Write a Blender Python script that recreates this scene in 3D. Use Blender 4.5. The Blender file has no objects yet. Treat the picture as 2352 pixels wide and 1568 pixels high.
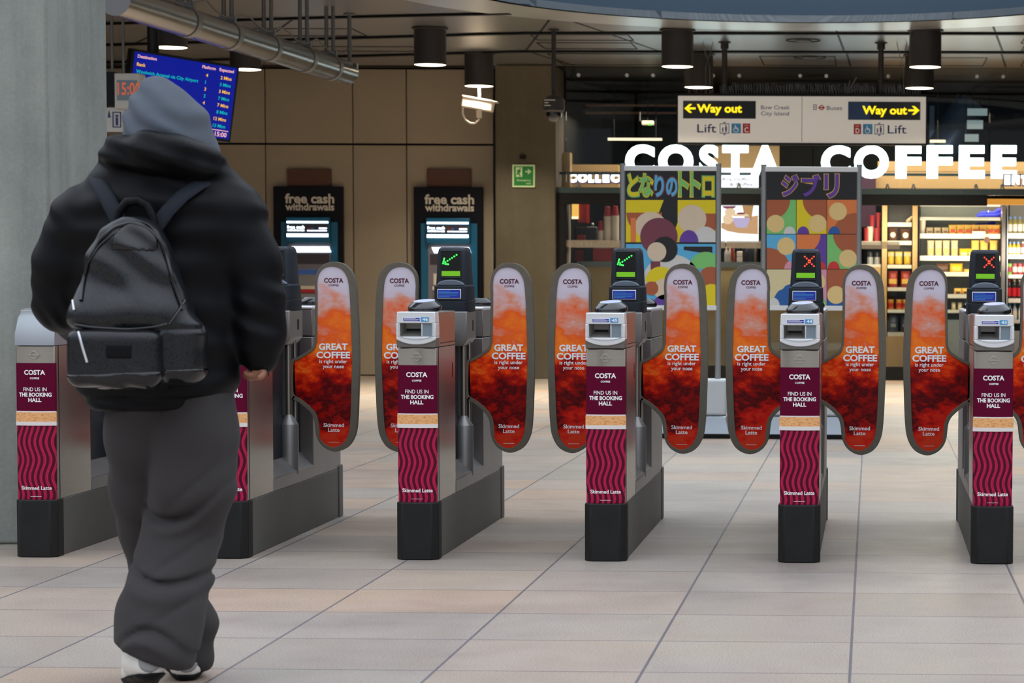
import bpy, bmesh, math, random
from mathutils import Vector, Matrix, noise as mnoise
R = math.radians
PI = math.pi
random.seed(7)
SC = bpy.context.scene
COL = SC.collection

# ------------------------------------------------------------------ camera
W, H, F = 2352.0, 1568.0, 5593.0           # frame and focal length in pixels
CX, CY = 1905.0, 970.0                     # where the lens axis meets the frame (an off-centre crop)
CAM_Z = 1.1424
_f = Vector(((2003 - CX) / F, (636 - CY) / F, 1.0)).normalized()      # world +Y in camera (right, down, forward)
_x = Vector((1.0, 0.0062, 0.0)); _x.z = -(_x.x * _f.x + _x.y * _f.y) / _f.z; _x.normalize()
_d = _f.cross(_x)
if _d.y < 0: _d = -_d                       # world -Z (down)
XW, YW, ZW = _x, _f, -_d
def row(v): return (v.x, -v.y, -v.z)
rot = Matrix((row(XW), row(YW), row(ZW)))
cam = bpy.data.cameras.new('camera')
cam.sensor_width = 36.0
cam.lens = F / W * 36.0
cam.shift_x = -(CX - W / 2) / W
cam.shift_y = (CY - H / 2) / W
cam.clip_start, cam.clip_end = 0.1, 200
cam.dof.use_dof = True
cam.dof.focus_distance = 10.0
cam.dof.aperture_fstop = 8.5
camo = bpy.data.objects.new('camera', cam); COL.objects.link(camo)
camo.matrix_world = Matrix.Translation((0, 0, CAM_Z)) @ rot.to_4x4()
SC.camera = camo
def at(px, py, Y):
    """The world point that shows at photo pixel (px, py) on the vertical plane Y."""
    c = Vector(((px - CX) / F, (py - CY) / F, 1.0))
    w = Vector((c.dot(XW), c.dot(YW), c.dot(ZW)))
    t = Y / w.y
    return Vector((w.x * t, Y, CAM_Z + w.z * t))

# ------------------------------------------------------------------ world, exposure
SC.view_settings.view_transform = 'Standard'
SC.view_settings.look = 'None'
SC.view_settings.exposure = 0.0
SC.view_settings.gamma = 1.0
SC.view_settings.use_curve_mapping = False
SC.cycles.use_denoising = True
SC.cycles.max_bounces = 8
SC.cycles.transparent_max_bounces = 16
world = bpy.data.worlds.new('overcast_sky'); SC.world = world
world.use_nodes = True
nt = world.node_tree; nt.nodes.clear()
tc = nt.nodes.new('ShaderNodeTexCoord'); sp = nt.nodes.new('ShaderNodeSeparateXYZ')
rp = nt.nodes.new('ShaderNodeValToRGB'); bg = nt.nodes.new('ShaderNodeBackground'); wo = nt.nodes.new('ShaderNodeOutputWorld')
nt.links.new(tc.outputs['Generated'], sp.inputs[0]); nt.links.new(sp.outputs['Z'], rp.inputs[0])
nt.links.new(rp.outputs[0], bg.inputs[0]); nt.links.new(bg.outputs[0], wo.inputs[0])
rp.color_ramp.elements[0].position = 0.0; rp.color_ramp.elements[0].color = (0.13, 0.135, 0.15, 1)
rp.color_ramp.elements[1].position = 0.75; rp.color_ramp.elements[1].color = (0.86, 0.94, 1.06, 1)
bg.inputs[1].default_value = 2.1

def area(name, loc, rotation, size, power, color, size_y=None, shape='RECTANGLE'):
    l = bpy.data.lights.new(name, 'AREA'); l.shape = shape; l.size = size
    if size_y: l.size_y = size_y
    l.energy = power; l.color = color
    o = bpy.data.objects.new(name, l); COL.objects.link(o); o.location = loc; o.rotation_euler = rotation
    return o
# the coffee shop's own ceiling lights
area('shop_light', (-1.8, 28.6, 3.0), (0, 0, 0), 3.2, 75, (1.0, 0.83, 0.64), 1.6)
area('shop_light', (1.6, 28.6, 3.0), (0, 0, 0), 3.6, 95, (1.0, 0.84, 0.66), 1.6)

# daylight falling through the round rooflight
area('rooflight', (-0.6, 19.45, 6.1), (0, 0, 0), 5.0, 420, (0.88, 0.95, 1.0), shape='DISK')

# ------------------------------------------------------------------ materials
def lin(c):
    c = c / 255.0
    return c / 12.92 if c <= 0.04045 else ((c + 0.055) / 1.055) ** 2.4
def rgb(c): return (lin(c[0]), lin(c[1]), lin(c[2]), 1.0)
class NT:
    """A few shortcuts for building node materials."""
    def __init__(s, name):
        s.m = bpy.data.materials.new(name); s.m.use_nodes = True
        s.t = s.m.node_tree; s.b = s.t.nodes['Principled BSDF']; s.out = s.t.nodes['Material Output']
    def n(s, kind, **kw):
        x = s.t.nodes.new(kind)
        for k, v in kw.items(): setattr(x, k, v)
        return x
    def l(s, a, b): s.t.links.new(a, b)
    def coord(s, which='Object'):
        return s.n('ShaderNodeTexCoord').outputs[which]
    def xyz(s, which='Object'):
        p = s.n('ShaderNodeSeparateXYZ'); s.l(s.coord(which), p.inputs[0]); return p.outputs
    def math(s, op, a, b=None, c=None):
        m = s.n('ShaderNodeMath', operation=op)
        for i, v in enumerate((a, b, c)):
            if v is None: continue
            if isinstance(v, (int, float)): m.inputs[i].default_value = v
            else: s.l(v, m.inputs[i])
        return m.outputs[0]
    def noise(s, scale, detail=4, rough=0.55, vec=None, stretch=None, offset=None):
        v = vec or s.coord()
        if stretch or offset:
            mp = s.n('ShaderNodeMapping'); s.l(v, mp.inputs[0])
            if stretch: mp.inputs['Scale'].default_value = stretch
            if offset: mp.inputs['Location'].default_value = offset
            v = mp.outputs[0]
        n = s.n('ShaderNodeTexNoise'); s.l(v, n.inputs['Vector'])
        n.inputs['Scale'].default_value = scale; n.inputs['Detail'].default_value = detail; n.inputs['Roughness'].default_value = rough
        return n.outputs['Fac']
    def ramp(s, fac, stops, interp='LINEAR'):
        r = s.n('ShaderNodeValToRGB'); s.l(fac, r.inputs[0]); e = r.color_ramp
        e.interpolation = interp
        while len(e.elements) < len(stops): e.elements.new(0.5)
        for el, (p, c) in zip(e.elements, stops):
            el.position = p; el.color = rgb(c) if len(c) == 3 else c
        return r.outputs[0]
    def mix(s, fac, a, b, mode='MIX'):
        m = s.n('ShaderNodeMix', data_type='RGBA', blend_type=mode)
        for i, v in ((0, fac), (6, a), (7, b)):
            if isinstance(v, (int, float)): m.inputs[i].default_value = v
            elif isinstance(v, tuple): m.inputs[i].default_value = v
            else: s.l(v, m.inputs[i])
        return m.outputs[2]
    def bump(s, height, strength=0.2, dist=0.01):
        b = s.n('ShaderNodeBump'); b.inputs['Strength'].default_value = strength; b.inputs['Distance'].default_value = dist
        s.l(height, b.inputs['Height']); s.l(b.outputs[0], s.b.inputs['Normal'])
    def set(s, color=None, rough=None, metal=None, spec=None, emit=None, estr=0, coat=None, sheen=None):
        B = s.b.inputs
        if color is not None:
            if isinstance(color, tuple): B['Base Color'].default_value = color
            else: s.l(color, B['Base Color'])
        if rough is not None:
            if isinstance(rough, (int, float)): B['Roughness'].default_value = rough
            else: s.l(rough, B['Roughness'])
        if metal is not None: B['Metallic'].default_value = metal
        if spec is not None: B['Specular IOR Level'].default_value = spec
        if coat is not None: B['Coat Weight'].default_value = coat; B['Coat Roughness'].default_value = 0.1
        if sheen is not None: B['Sheen Weight'].default_value = sheen
        if emit is not None:
            if isinstance(emit, tuple): B['Emission Color'].default_value = emit
            else: s.l(emit, B['Emission Color'])
            B['Emission Strength'].default_value = estr
        return s.m
M = {}
def plain(name, c, rough=0.5, metal=0.0, var=0.08, scale=30.0, spec=None, coat=None, bump=0.0, stretch=None):
    """A surface of one colour with a little uneven wear."""
    k = NT(name)
    n = k.noise(scale, 3, stretch=stretch)
    lo = tuple(max(0, v * (1 - var)) for v in rgb(c)[:3]) + (1,); hi = tuple(v * (1 + var) for v in rgb(c)[:3]) + (1,)
    col = k.mix(n, lo, hi)
    rr = k.math('MULTIPLY_ADD', n, 0.12, rough - 0.06)
    if bump: k.bump(n, bump, 0.004)
    M[name] = k.set(col, rr, metal, spec, coat=coat)
    return M[name]
def glow(name, c, strength, base=(20, 20, 20)):
    k = NT(name)
    M[name] = k.set(rgb(base), 0.4, emit=rgb(c), estr=strength)
    return M[name]
def glass(name, tint=(0.93, 0.98, 0.96, 1), refl=0.5):
    k = NT(name); t = k.t; t.nodes.remove(k.b)
    tr = k.n('ShaderNodeBsdfTransparent'); tr.inputs[0].default_value = tint
    gl = k.n('ShaderNodeBsdfGlossy'); gl.inputs['Roughness'].default_value = 0.02; gl.inputs[0].default_value = (refl, refl, refl, 1)
    fr = k.n('ShaderNodeFresnel'); fr.inputs[0].default_value = 1.45
    mx = k.n('ShaderNodeMixShader'); k.l(fr.outputs[0], mx.inputs[0]); k.l(tr.outputs[0], mx.inputs[1]); k.l(gl.outputs[0], mx.inputs[2])
    k.l(mx.outputs[0], k.out.inputs[0]); M[name] = k.m
    return k.m

plain('black', (12, 12, 13), 0.5, spec=0.2)
plain('near_black', (8, 8, 9), 0.5, spec=0.2)
plain('dark_frame', (20, 20, 20), 0.5, spec=0.2)
plain('white_paint', (222, 220, 214), 0.45, var=0.03)
plain('print_white', (240, 236, 236), 0.5, var=0.01)
plain('print_navy', (20, 35, 100), 0.5, var=0.02)
plain('print_blue', (25, 45, 160), 0.4, var=0.03)
plain('print_sky', (60, 150, 205), 0.4, var=0.03)
plain('print_red', (185, 25, 35), 0.4, var=0.03)
plain('print_maroon', (84, 12, 40), 0.5, var=0.02)
plain('steel', (172, 166, 156), 0.30, 0.9, var=0.06, scale=6, stretch=(1, 1, 60))
plain('steel_dark', (140, 138, 136), 0.42, 0.7, var=0.08, scale=6)
plain('steel_bright', (205, 206, 208), 0.3, 0.55, var=0.03)
plain('bezel_silver', (222, 223, 224), 0.32, 0.35, var=0.02)
plain('plinth_black', (32, 32, 31), 0.55, var=0.35, scale=9, bump=0.05, spec=0.2)
plain('plinth_grey', (96, 95, 91), 0.55, 0.2, var=0.25, scale=7, spec=0.3)
plain('plastic_slate', (30, 36, 44), 0.5, var=0.06, scale=60, bump=0.04, spec=0.3)
plain('plastic_slate_light', (92, 102, 114), 0.35, 0.2, var=0.04)
plain('rubber_taupe', (98, 91, 79), 0.55, var=0.2, scale=22, spec=0.3)
plain('disc_black', (14, 15, 20), 0.12, var=0.02, coat=0.6)
plain('disc_sky_reflection', (206, 216, 246), 0.25, 0.0, var=0.03)  # pale blue paints in the sky's reflection on the dark reader glass
plain('slot_grey', (140, 138, 134), 0.4, 0.3)
plain('slot_screen', (118, 132, 142), 0.25, var=0.1)
plain('screen_black', (8, 10, 10), 0.2, var=0.02)
glow('led_green', (40, 255, 60), 5.0)
glow('led_red', (255, 40, 20), 6.0)
glow('lcd_lime', (125, 210, 0), 0.72)
glow('sign_white', (235, 250, 255), 5.0)
glow('lamp_white', (255, 238, 205), 9.0)
plain('sleeve_base', (90, 5, 45), 0.4)

def m_floor():
    k = NT('granite_tiles'); x, y, z = k.xyz()
    u = k.math('DIVIDE', k.math('ADD', x, 0.057), 0.6); v = k.math('DIVIDE', k.math('ADD', y, -9.97), 0.6)
    cv = k.n('ShaderNodeCombineXYZ'); k.l(k.math('FLOOR', u), cv.inputs[0]); k.l(k.math('FLOOR', v), cv.inputs[1])
    wn = k.n('ShaderNodeTexWhiteNoise', noise_dimensions='3D'); k.l(cv.outputs[0], wn.inputs['Vector'])
    tone = k.ramp(wn.outputs['Value'], [(0, (170, 161, 152)), (0.3, (182, 173, 164)), (0.55, (175, 169, 162)), (0.75, (190, 171, 155)), (0.9, (185, 173, 162)), (1, (194, 170, 150))])
    big = k.ramp(k.noise(0.9, 3), [(0.3, (226, 222, 220)), (0.5, (250, 246, 242)), (0.7, (255, 250, 240))])
    col = k.mix(1.0, tone, big, 'MULTIPLY')
    speck = k.ramp(k.noise(170, 3, 0.75), [(0.35, (186, 182, 180)), (0.55, (250, 250, 250)), (0.75, (255, 255, 255))])
    col = k.mix(1.0, col, speck, 'MULTIPLY')
    stain = k.ramp(k.noise(13, 6, 0.75), [(0.28, (150, 148, 150)), (0.36, (255, 255, 255))])
    col = k.mix(0.5, col, k.mix(1.0, col, stain, 'MULTIPLY'))
    def joint(t, w):
        f = k.math('ABSOLUTE', k.math('SUBTRACT', k.math('FRACT', k.math('ADD', t, 0.5)), 0.5))
        return k.math('LESS_THAN', f, w)
    jx = joint(u, 0.0075); jy = joint(v, 0.0075)
    col = k.mix(k.math('MULTIPLY', jy, 0.8), col, rgb((90, 88, 92)))
    col = k.mix(k.math('MULTIPLY', jx, 0.9), col, rgb((92, 90, 96)))
    M['floor'] = k.set(col, k.math('MULTIPLY_ADD', k.noise(5, 3), 0.25, 0.27), spec=0.45)
m_floor()
def m_concrete(name, a, b, streak=6.0):
    k = NT(name)
    n1 = k.noise(1.6, 8, 0.65); n2 = k.noise(streak, 5, 0.6, stretch=(1, 1, 0.06)); n3 = k.noise(60, 3)
    f = k.math('ADD', k.math('MULTIPLY', n1, 0.45), k.math('ADD', k.math('MULTIPLY', n2, 0.4), k.math('MULTIPLY', n3, 0.15)))
    col = k.ramp(f, [(0.35, a), (0.65, b)])
    k.bump(n3, 0.15, 0.004)
    M[name] = k.set(col, 0.75)
m_concrete('concrete_pale', (104, 110, 104), (150, 153, 145))
m_concrete('concrete_olive', (66, 60, 44), (92, 84, 64), 3.0)
def m_ceiling():
    k = NT('brushed_panels'); n = k.noise(3, 4, stretch=(1, 25, 1))
    M['ceiling'] = k.set(k.mix(n, rgb((150, 150, 152)), rgb((176, 177, 178))), k.math('MULTIPLY_ADD', n, 0.15, 0.24), 0.85)
m_ceiling()
plain('panel_beige', (158, 145, 124), 0.5, var=0.05, scale=3, spec=0.3)
plain('drum_blue', (40, 54, 67), 0.6, var=0.04, scale=2, spec=0.2)
plain('soffit_shine', (222, 228, 232), 0.3, 0.85, var=0.05, scale=1.2)
plain('lamp_case', (52, 49, 48), 0.5, 0.2)
plain('pipe_steel', (128, 127, 127), 0.24, 0.9, var=0.05, scale=2)
plain('rod_grey', (120, 120, 118), 0.4, 0.6)

def m_paddle(name, off, hinge_dark):
    k = NT(name); x, y, z = k.xyz()
    t = k.math('DIVIDE', k.math('SUBTRACT', z, 0.38), 0.81)
    n1 = k.noise(7.0, 3, 0.5, offset=off, stretch=(1, 1, 1.5)); n2 = k.noise(22, 6, 0.62, offset=off, stretch=(1, 1, 1.6))
    amp = k.math('SUBTRACT', 1.12, t)
    w = k.math('ADD', k.math('MULTIPLY', k.math('SUBTRACT', n1, 0.5), 0.62), k.math('MULTIPLY', k.math('MULTIPLY', k.math('SUBTRACT', n2, 0.5), 0.5), amp))
    tt = k.math('ADD', t, w)
    if hinge_dark:
        tt = k.math('SUBTRACT', tt, k.math('MULTIPLY', k.math('SUBTRACT', 0.30, k.math('ABSOLUTE', x)), k.math('MULTIPLY', k.math('LESS_THAN', t, 0.62), 0.5)))
    col = k.ramp(tt, [(0.0, (206, 52, 24)), (0.12, (200, 18, 2)), (0.24, (66, 0, 6)), (0.36, (158, 6, 0)), (0.46, (232, 56, 0)), (0.54, (246, 126, 36)),
                      (0.66, (234, 92, 32)), (0.75, (218, 146, 122)), (0.84, (208, 190, 200)), (1.0, (208, 200, 212))])
    M[name] = k.set(col, 0.45, spec=0.15)
m_paddle('advert_smoke', (0.3, 0, 0.1), False)
m_paddle('advert_marble', (3.1, 0, 5.2), True)
def m_sleeve():
    k = NT('cup_sleeve'); x, y, z = k.xyz()
    ph = k.math('MULTIPLY', k.math('SINE', k.math('MULTIPLY', z, 44.0)), 0.0085)
    u = k.math('MULTIPLY', k.math('ADD', x, ph), 2 * PI / 0.0225)
    s = k.math('MULTIPLY_ADD', k.math('SINE', u), 0.5, 0.5)
    col = k.ramp(s, [(0.0, (62, 0, 26)), (0.30, (92, 0, 36)), (0.65, (146, 4, 54)), (0.9, (206, 38, 88)), (1.0, (140, 4, 50))])
    M['cup_sleeve'] = k.set(col, 0.45, spec=0.2)
m_sleeve()
def m_foam():
    k = NT('cup_foam'); n = k.noise(90, 3, 0.6, stretch=(1, 1, 2.2))
    M['cup_foam'] = k.set(k.ramp(n, [(0.33, (176, 100, 40)), (0.42, (222, 158, 96)), (0.7, (232, 178, 122))]), 0.5)
m_foam()
plain('advert_wine', (90, 0, 40), 0.5, var=0.05, spec=0.1)
plain('cup_lid', (222, 214, 210), 0.45, var=0.03)

# ------------------------------------------------------------------ mesh helpers
class MB:
    def __init__(s): s.v = []; s.f = []
    def add(s, vs, fs):
        o = len(s.v); s.v += [tuple(p) for p in vs]; s.f += [tuple(i + o for i in f) for f in fs]; return s
    def box(s, x0, x1, y0, y1, z0, z1):
        return s.add([(x0, y0, z0), (x1, y0, z0), (x1, y1, z0), (x0, y1, z0), (x0, y0, z1), (x1, y0, z1), (x1, y1, z1), (x0, y1, z1)],
                     [(0, 3, 2, 1), (4, 5, 6, 7), (0, 1, 5, 4), (1, 2, 6, 5), (2, 3, 7, 6), (3, 0, 4, 7)])
    def prism(s, poly, axis, a, b):
        """Extrude a 2D polygon along axis: 'y' takes (x, z), 'z' takes (x, y), 'x' takes (y, z)."""
        n = len(poly)
        def P(p, t): return (p[0], t, p[1]) if axis == 'y' else (p[0], p[1], t) if axis == 'z' else (t, p[0], p[1])
        return s.add([P(p, a) for p in poly] + [P(p, b) for p in poly],
                     [tuple(range(n)), tuple(range(2 * n - 1, n - 1, -1))] + [(i, i + n, (i + 1) % n + n, (i + 1) % n) for i in range(n)])
    def ring(s, outer, inner, axis, a, b):
        n = len(outer)
        def P(p, t): return (p[0], t, p[1]) if axis == 'y' else (p[0], p[1], t) if axis == 'z' else (t, p[0], p[1])
        vs = [P(p, a) for p in outer] + [P(p, a) for p in inner] + [P(p, b) for p in outer] + [P(p, b) for p in inner]
        fs = []
        for i in range(n):
            j = (i + 1) % n
            fs += [(i, j, n + j, n + i), (2 * n + j, 2 * n + i, 3 * n + i, 3 * n + j), (i, 2 * n + i, 2 * n + j, j), (n + j, 3 * n + j, 3 * n + i, n + i)]
        return s.add(vs, fs)
    def loft(s, rings, caps=True, closed=True):
        n = len(rings[0]); vs = [p for r in rings for p in r]; fs = []
        for k in range(len(rings) - 1):
            for i in range(n if closed else n - 1):
                j = (i + 1) % n
                fs.append((k * n + i, k * n + j, (k + 1) * n + j, (k + 1) * n + i))
        if caps: fs += [tuple(range(n - 1, -1, -1)), tuple(range((len(rings) - 1) * n, len(rings) * n))]
        return s.add(vs, fs)
    def cyl(s, p0, p1, r0, r1=None, seg=16, caps=True):
        r1 = r0 if r1 is None else r1
        p0, p1 = Vector(p0), Vector(p1); d = (p1 - p0).normalized()
        a = d.orthogonal().normalized(); b = d.cross(a)
        return s.loft([[p + r * (math.cos(2 * PI * i / seg) * a + math.sin(2 * PI * i / seg) * b) for i in range(seg)] for p, r in ((p0, r0), (p1, r1))], caps)
    def lathe(s, prof, c=(0, 0, 0), seg=24, tilt=None):
        rings = []
        for r, z in prof:
            ring = []
            for i in range(seg):
                p = Vector((r * math.cos(2 * PI * i / seg), r * math.sin(2 * PI * i / seg), z))
                if tilt: p = tilt @ p
                ring.append(p + Vector(c))
            rings.append(ring)
        return s.loft(rings)
    def tube(s, pts, r, seg=8):
        pts = [Vector(p) for p in pts]; rings = []; a = None
        for i, p in enumerate(pts):
            d = (pts[min(i + 1, len(pts) - 1)] - pts[max(i - 1, 0)]).normalized()
            a = d.orthogonal().normalized() if a is None else (a - a.dot(d) * d).normalized()
            b = d.cross(a); rr = r[i] if isinstance(r, (list, tuple)) else r
            rings.append([p + rr * (math.cos(2 * PI * k / seg) * a + math.sin(2 * PI * k / seg) * b) for k in range(seg)])
        return s.loft(rings)
    def ball(s, c, r, seg=12, rings=8, sc=(1, 1, 1)):
        prof = [(max(1e-4, math.sin(PI * k / rings)), -math.cos(PI * k / rings)) for k in range(rings + 1)]
        return s.loft([[(c[0] + r * sc[0] * p * math.cos(2 * PI * i / seg), c[1] + r * sc[1] * p * math.sin(2 * PI * i / seg), c[2] + r * sc[2] * z) for i in range(seg)] for p, z in prof])
    def build(s, name, mat, parent=None, smooth=None, bevel=0, seg=2):
        me = bpy.data.meshes.new(name); me.from_pydata(s.v, [], s.f)
        bm = bmesh.new(); bm.from_mesh(me); bmesh.ops.recalc_face_normals(bm, faces=bm.faces); bm.to_mesh(me); bm.free()
        me.materials.append(M[mat] if isinstance(mat, str) else mat)
        if smooth:
            me.polygons.foreach_set('use_smooth', [True] * len(me.polygons))
            if smooth < 170: me.set_sharp_from_angle(angle=R(smooth))
        o = bpy.data.objects.new(name, me); COL.objects.link(o)
        if parent: o.parent = parent
        if bevel:
            b = o.modifiers.new('bevel', 'BEVEL'); b.width = bevel; b.segments = seg; b.limit_method = 'ANGLE'; b.angle_limit = R(35)
            me.polygons.foreach_set('use_smooth', [True] * len(me.polygons)); me.set_sharp_from_angle(angle=R(35))
        return o
def text_verts(s, bold=0.0, res=3):
    c = bpy.data.curves.new('lettering', 'FONT'); c.body = s; c.size = 1; c.offset = bold; c.resolution_u = res
    o = bpy.data.objects.new('lettering', c); COL.objects.link(o)
    dg = bpy.context.evaluated_depsgraph_get(); dg.update()
    m = bpy.data.meshes.new_from_object(o.evaluated_get(dg))
    vs = [(v.co.x, v.co.y) for v in m.vertices]; fs = [tuple(p.vertices) for p in m.polygons]
    bpy.data.objects.remove(o); bpy.data.curves.remove(c); bpy.data.meshes.remove(m)
    return vs, fs
_tc = {}
def write(mb, s, cx, z, width=None, cap=None, y=0.0, bold=0.0, curve=None, align='c', depth=0.0, place=None):
    """Flat lettering facing the camera: centre cx, baseline z. Width and cap height in metres."""
    if (s, bold) not in _tc: _tc[(s, bold)] = text_verts(s, bold)
    vs, fs = _tc[(s, bold)]
    x0 = min(v[0] for v in vs); x1 = max(v[0] for v in vs)
    sy = cap / 0.70 if cap else None
    sx = width / (x1 - x0) if width else sy
    sy = sy or sx
    w = (x1 - x0) * sx
    ox = cx - w / 2 if align == 'c' else cx if align == 'l' else cx - w
    out = []
    for vx, vy in vs:
        X = ox + (vx - x0) * sx; Z = z + vy * sy
        p = (X, y + (curve(X) if curve else 0), Z)
        out.append(place(p) if place else p)
    if depth:
        n = len(out); back = [(p[0], p[1] + depth, p[2]) for p in out]
        cnt = {}
        for f in fs:
            for i in range(len(f)):
                e = (f[i], f[(i + 1) % len(f)]); cnt[e] = 1
        side = [(a, b, b + n, a + n) for (a, b) in cnt if (b, a) not in cnt]
        mb.add(out + back, fs + [tuple(i + n for i in reversed(f)) for f in fs] + side)
    else:
        mb.add(out, fs)
    return w

def tag(o, label=None, cat=None, group=None, kind=None):
    if label: o['label'] = label
    if cat: o['category'] = cat
    if group: o['group'] = group
    if kind: o['kind'] = kind
    return o
def empty(name, loc, label, cat, group=None, rz=0):
    o = bpy.data.objects.new(name, None); COL.objects.link(o); o.location = loc; o.rotation_euler = (0, 0, rz)
    o.empty_display_size = 0.1
    return tag(o, label, cat, group)
def struct(o): o['kind'] = 'structure'; return o
def dup(root, loc, label=None, group=None):
    r = root.copy(); COL.objects.link(r); r.location = loc
    if label: r['label'] = label
    if group: r['group'] = group
    for ch in list(root.children):
        c = ch.copy(); COL.objects.link(c); c.parent = r
        for g in list(ch.children):
            d = g.copy(); COL.objects.link(d); d.parent = c
    return r

# ------------------------------------------------------------------ the setting
WALL_Y, SHOP_Y, CEIL_Z = 27.4, 27.0, 3.45
struct(MB().box(-13, 7, -14, 33, -0.2, 0).build('floor', 'floor'))
DRUM = (-0.6, 19.45)
def circle(r, n=64, c=DRUM): return [(c[0] + r * math.cos(2 * PI * i / n), c[1] + r * math.sin(2 * PI * i / n)) for i in range(n)]
def rect_ring(x0, x1, y0, y1, n=64, c=DRUM):
    out = []
    for i in range(n):
        a = 2 * PI * i / n; dx, dy = math.cos(a), math.sin(a); t = 1e9
        if dx > 1e-6: t = min(t, (x1 - c[0]) / dx)
        if dx < -1e-6: t = min(t, (x0 - c[0]) / dx)
        if dy > 1e-6: t = min(t, (y1 - c[1]) / dy)
        if dy < -1e-6: t = min(t, (y0 - c[1]) / dy)
        out.append((c[0] + dx * t, c[1] + dy * t))
    return out
ceil = struct(MB().ring(rect_ring(-13, 7, 15.6, 27.0), circle(3.5), 'z', CEIL_Z, CEIL_Z + 0.12).build('ceiling', 'ceiling'))
m = MB()
for x0, x1 in ((-13, -8), (-8, -3.6), (-3.6, 7)): m.box(x0, x1, 27.0, 33, CEIL_Z + 0.002, CEIL_Z + 0.12)
m.build('ceiling_back', 'near_black', ceil)
struct(MB().ring(circle(3.5), circle(2.75), 'z', CEIL_Z - 0.012, CEIL_Z + 0.05).build('ceiling_ring', 'soffit_shine')).parent = ceil
dr = struct(MB().ring(circle(2.82), circle(2.75), 'z', CEIL_Z - 0.012, 6.2).build('drum_wall', 'drum_blue', smooth=60))
m = MB()
for i in range(0, 64, 4):
    a = 2 * PI * (i + 0.5) / 64; c0 = Vector((DRUM[0] + 2.748 * math.cos(a), DRUM[1] + 2.748 * math.sin(a), 0)); t = Vector((-math.sin(a), math.cos(a), 0)) * 0.005
    n_ = Vector((math.cos(a), math.sin(a), 0)) * 0.004
    m.add([c0 - t + Vector((0, 0, CEIL_Z)), c0 + t + Vector((0, 0, CEIL_Z)), c0 + t + Vector((0, 0, 6.2)), c0 - t + Vector((0, 0, 6.2))], [(0, 1, 2, 3)])
m.build('seam', 'dark_frame', dr)
# dark rails and panel seams of the ceiling
def rail(pts, w, name='trim_1', h=0.02):
    mb = MB()
    for (xa, ya), (xb, yb) in zip(pts, pts[1:]):
        d = Vector((xb - xa, yb - ya, 0)).normalized(); n = Vector((-d.y, d.x, 0)) * w / 2
        mb.prism([(xa + n.x, ya + n.y), (xb + n.x, yb + n.y), (xb - n.x, yb - n.y), (xa - n.x, ya - n.y)], 'z', CEIL_Z - h, CEIL_Z - 0.001)
    o = struct(mb.build(name, 'black')); return o
rail([(-9.4, 27.0), (-3.58, 25.2), (7, 25.05)], 0.10)
rail([(-8.6, 24.9), (-3.33, 23.3), (7, 23.1)], 0.09)
rail([(-4.9, 21.95), (-3.2, 21.55)], 0.07)
rail([(-13, 24.2), (-4.9, 21.95)], 0.05)
for xa, ya, xb, yb in ((-2.75, 22.2, -2.2, 25.2), (-0.35, 23.0, -0.3, 25.1), (1.1, 22.6, 1.32, 25.1), (-2.9, 22.0, -3.58, 25.2), (-3.58, 25.2, -3.3, 26.9), (-0.28, 25.1, -0.25, 26.9), (-5.2, 22.0, -6.0, 24.1), (-6.3, 22.3, -7.4, 24.5), (1.3, 25.1, 1.45, 26.9)):
    rail([(xa, ya), (xb, yb)], 0.022, 'trim_2', 0.004)
def hatch(x0, x1, y0, y1):
    o = rect = [(x0, y0), (x1, y0), (x1, y1), (x0, y1)]
    i = [(x0 + .012, y0 + .012), (x1 - .012, y0 + .012), (x1 - .012, y1 - .012), (x0 + .012, y1 - .012)]
    struct(MB().ring(o, i, 'z', CEIL_Z - 0.006, CEIL_Z - 0.001).build('trim_3', 'dark_frame'))
for b in ((-3.3, -2.35, 23.5, 24.05), (-3.35, -2.4, 24.3, 24.95), (-3.4, -2.2, 25.5, 26.8), (1.45, 3.3, 23.6, 24.2), (1.5, 3.4, 24.35, 24.95), (-1.2, -0.4, 25.7, 26.8), (0.1, 1.2, 25.8, 26.8), (1.6, 3.4, 25.8, 26.8), (-6.6, -4.9, 23.0, 23.7), (-6.3, -4.6, 24.8, 25.3)): hatch(*b)

# the panel wall with the cash machines
joints = [at(p, 400, WALL_Y).x for p in (240, 487, 610, 811, 934, 1134)]
joints = [-13.0] + [joints[0] - 1.2] + joints
zj = at(811, 331, WALL_Y).z
m = MB(); rv = MB()
for a, b in zip(joints, joints[1:]):
    for z0, z1 in ((0.0, zj), (zj, CEIL_Z - 0.0)):
        m.box(a + 0.006, b - 0.006, WALL_Y, WALL_Y + 0.05, z0 + 0.012, z1 - 0.012)
        for s, xx in ((1, a + 0.05), (-1, b - 0.05)):
            k = 0
            z = z0 + 0.06
            while z < z1 - 0.03:
                rv.box(xx - 0.006, xx + 0.006, WALL_Y - 0.003, WALL_Y + 0.01, z - 0.006, z + 0.006); z += 0.105
wb = struct(m.build('wall_back', 'panel_beige', bevel=0.003))
struct(rv.build('rivet', 'steel_dark', wb)); MB().box(-13, joints[-1], WALL_Y + 0.05, WALL_Y + 0.15, 0, CEIL_Z).build('backing', 'black', wb)
xc0, xc1 = at(1136, 400, 26.8).x, at(1274, 400, 26.8).x
struct(MB().box(xc0, xc1, 26.85, 27.6, 0, CEIL_Z - 0.005).build('wall_column', 'concrete_olive', bevel=0.01))
struct(MB().box(-4.6, -3.44, 10.15, 10.95, 0, 9).build('wall_pier', 'concrete_pale', bevel=0.012))
struct(MB().box(-13.2, -13, 6, 33, 0, CEIL_Z + .1).build('wall_left', 'concrete_olive'))
struct(MB().box(7, 7.2, 6, 33, 0, CEIL_Z + .1).build('wall_right', 'concrete_olive'))

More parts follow.
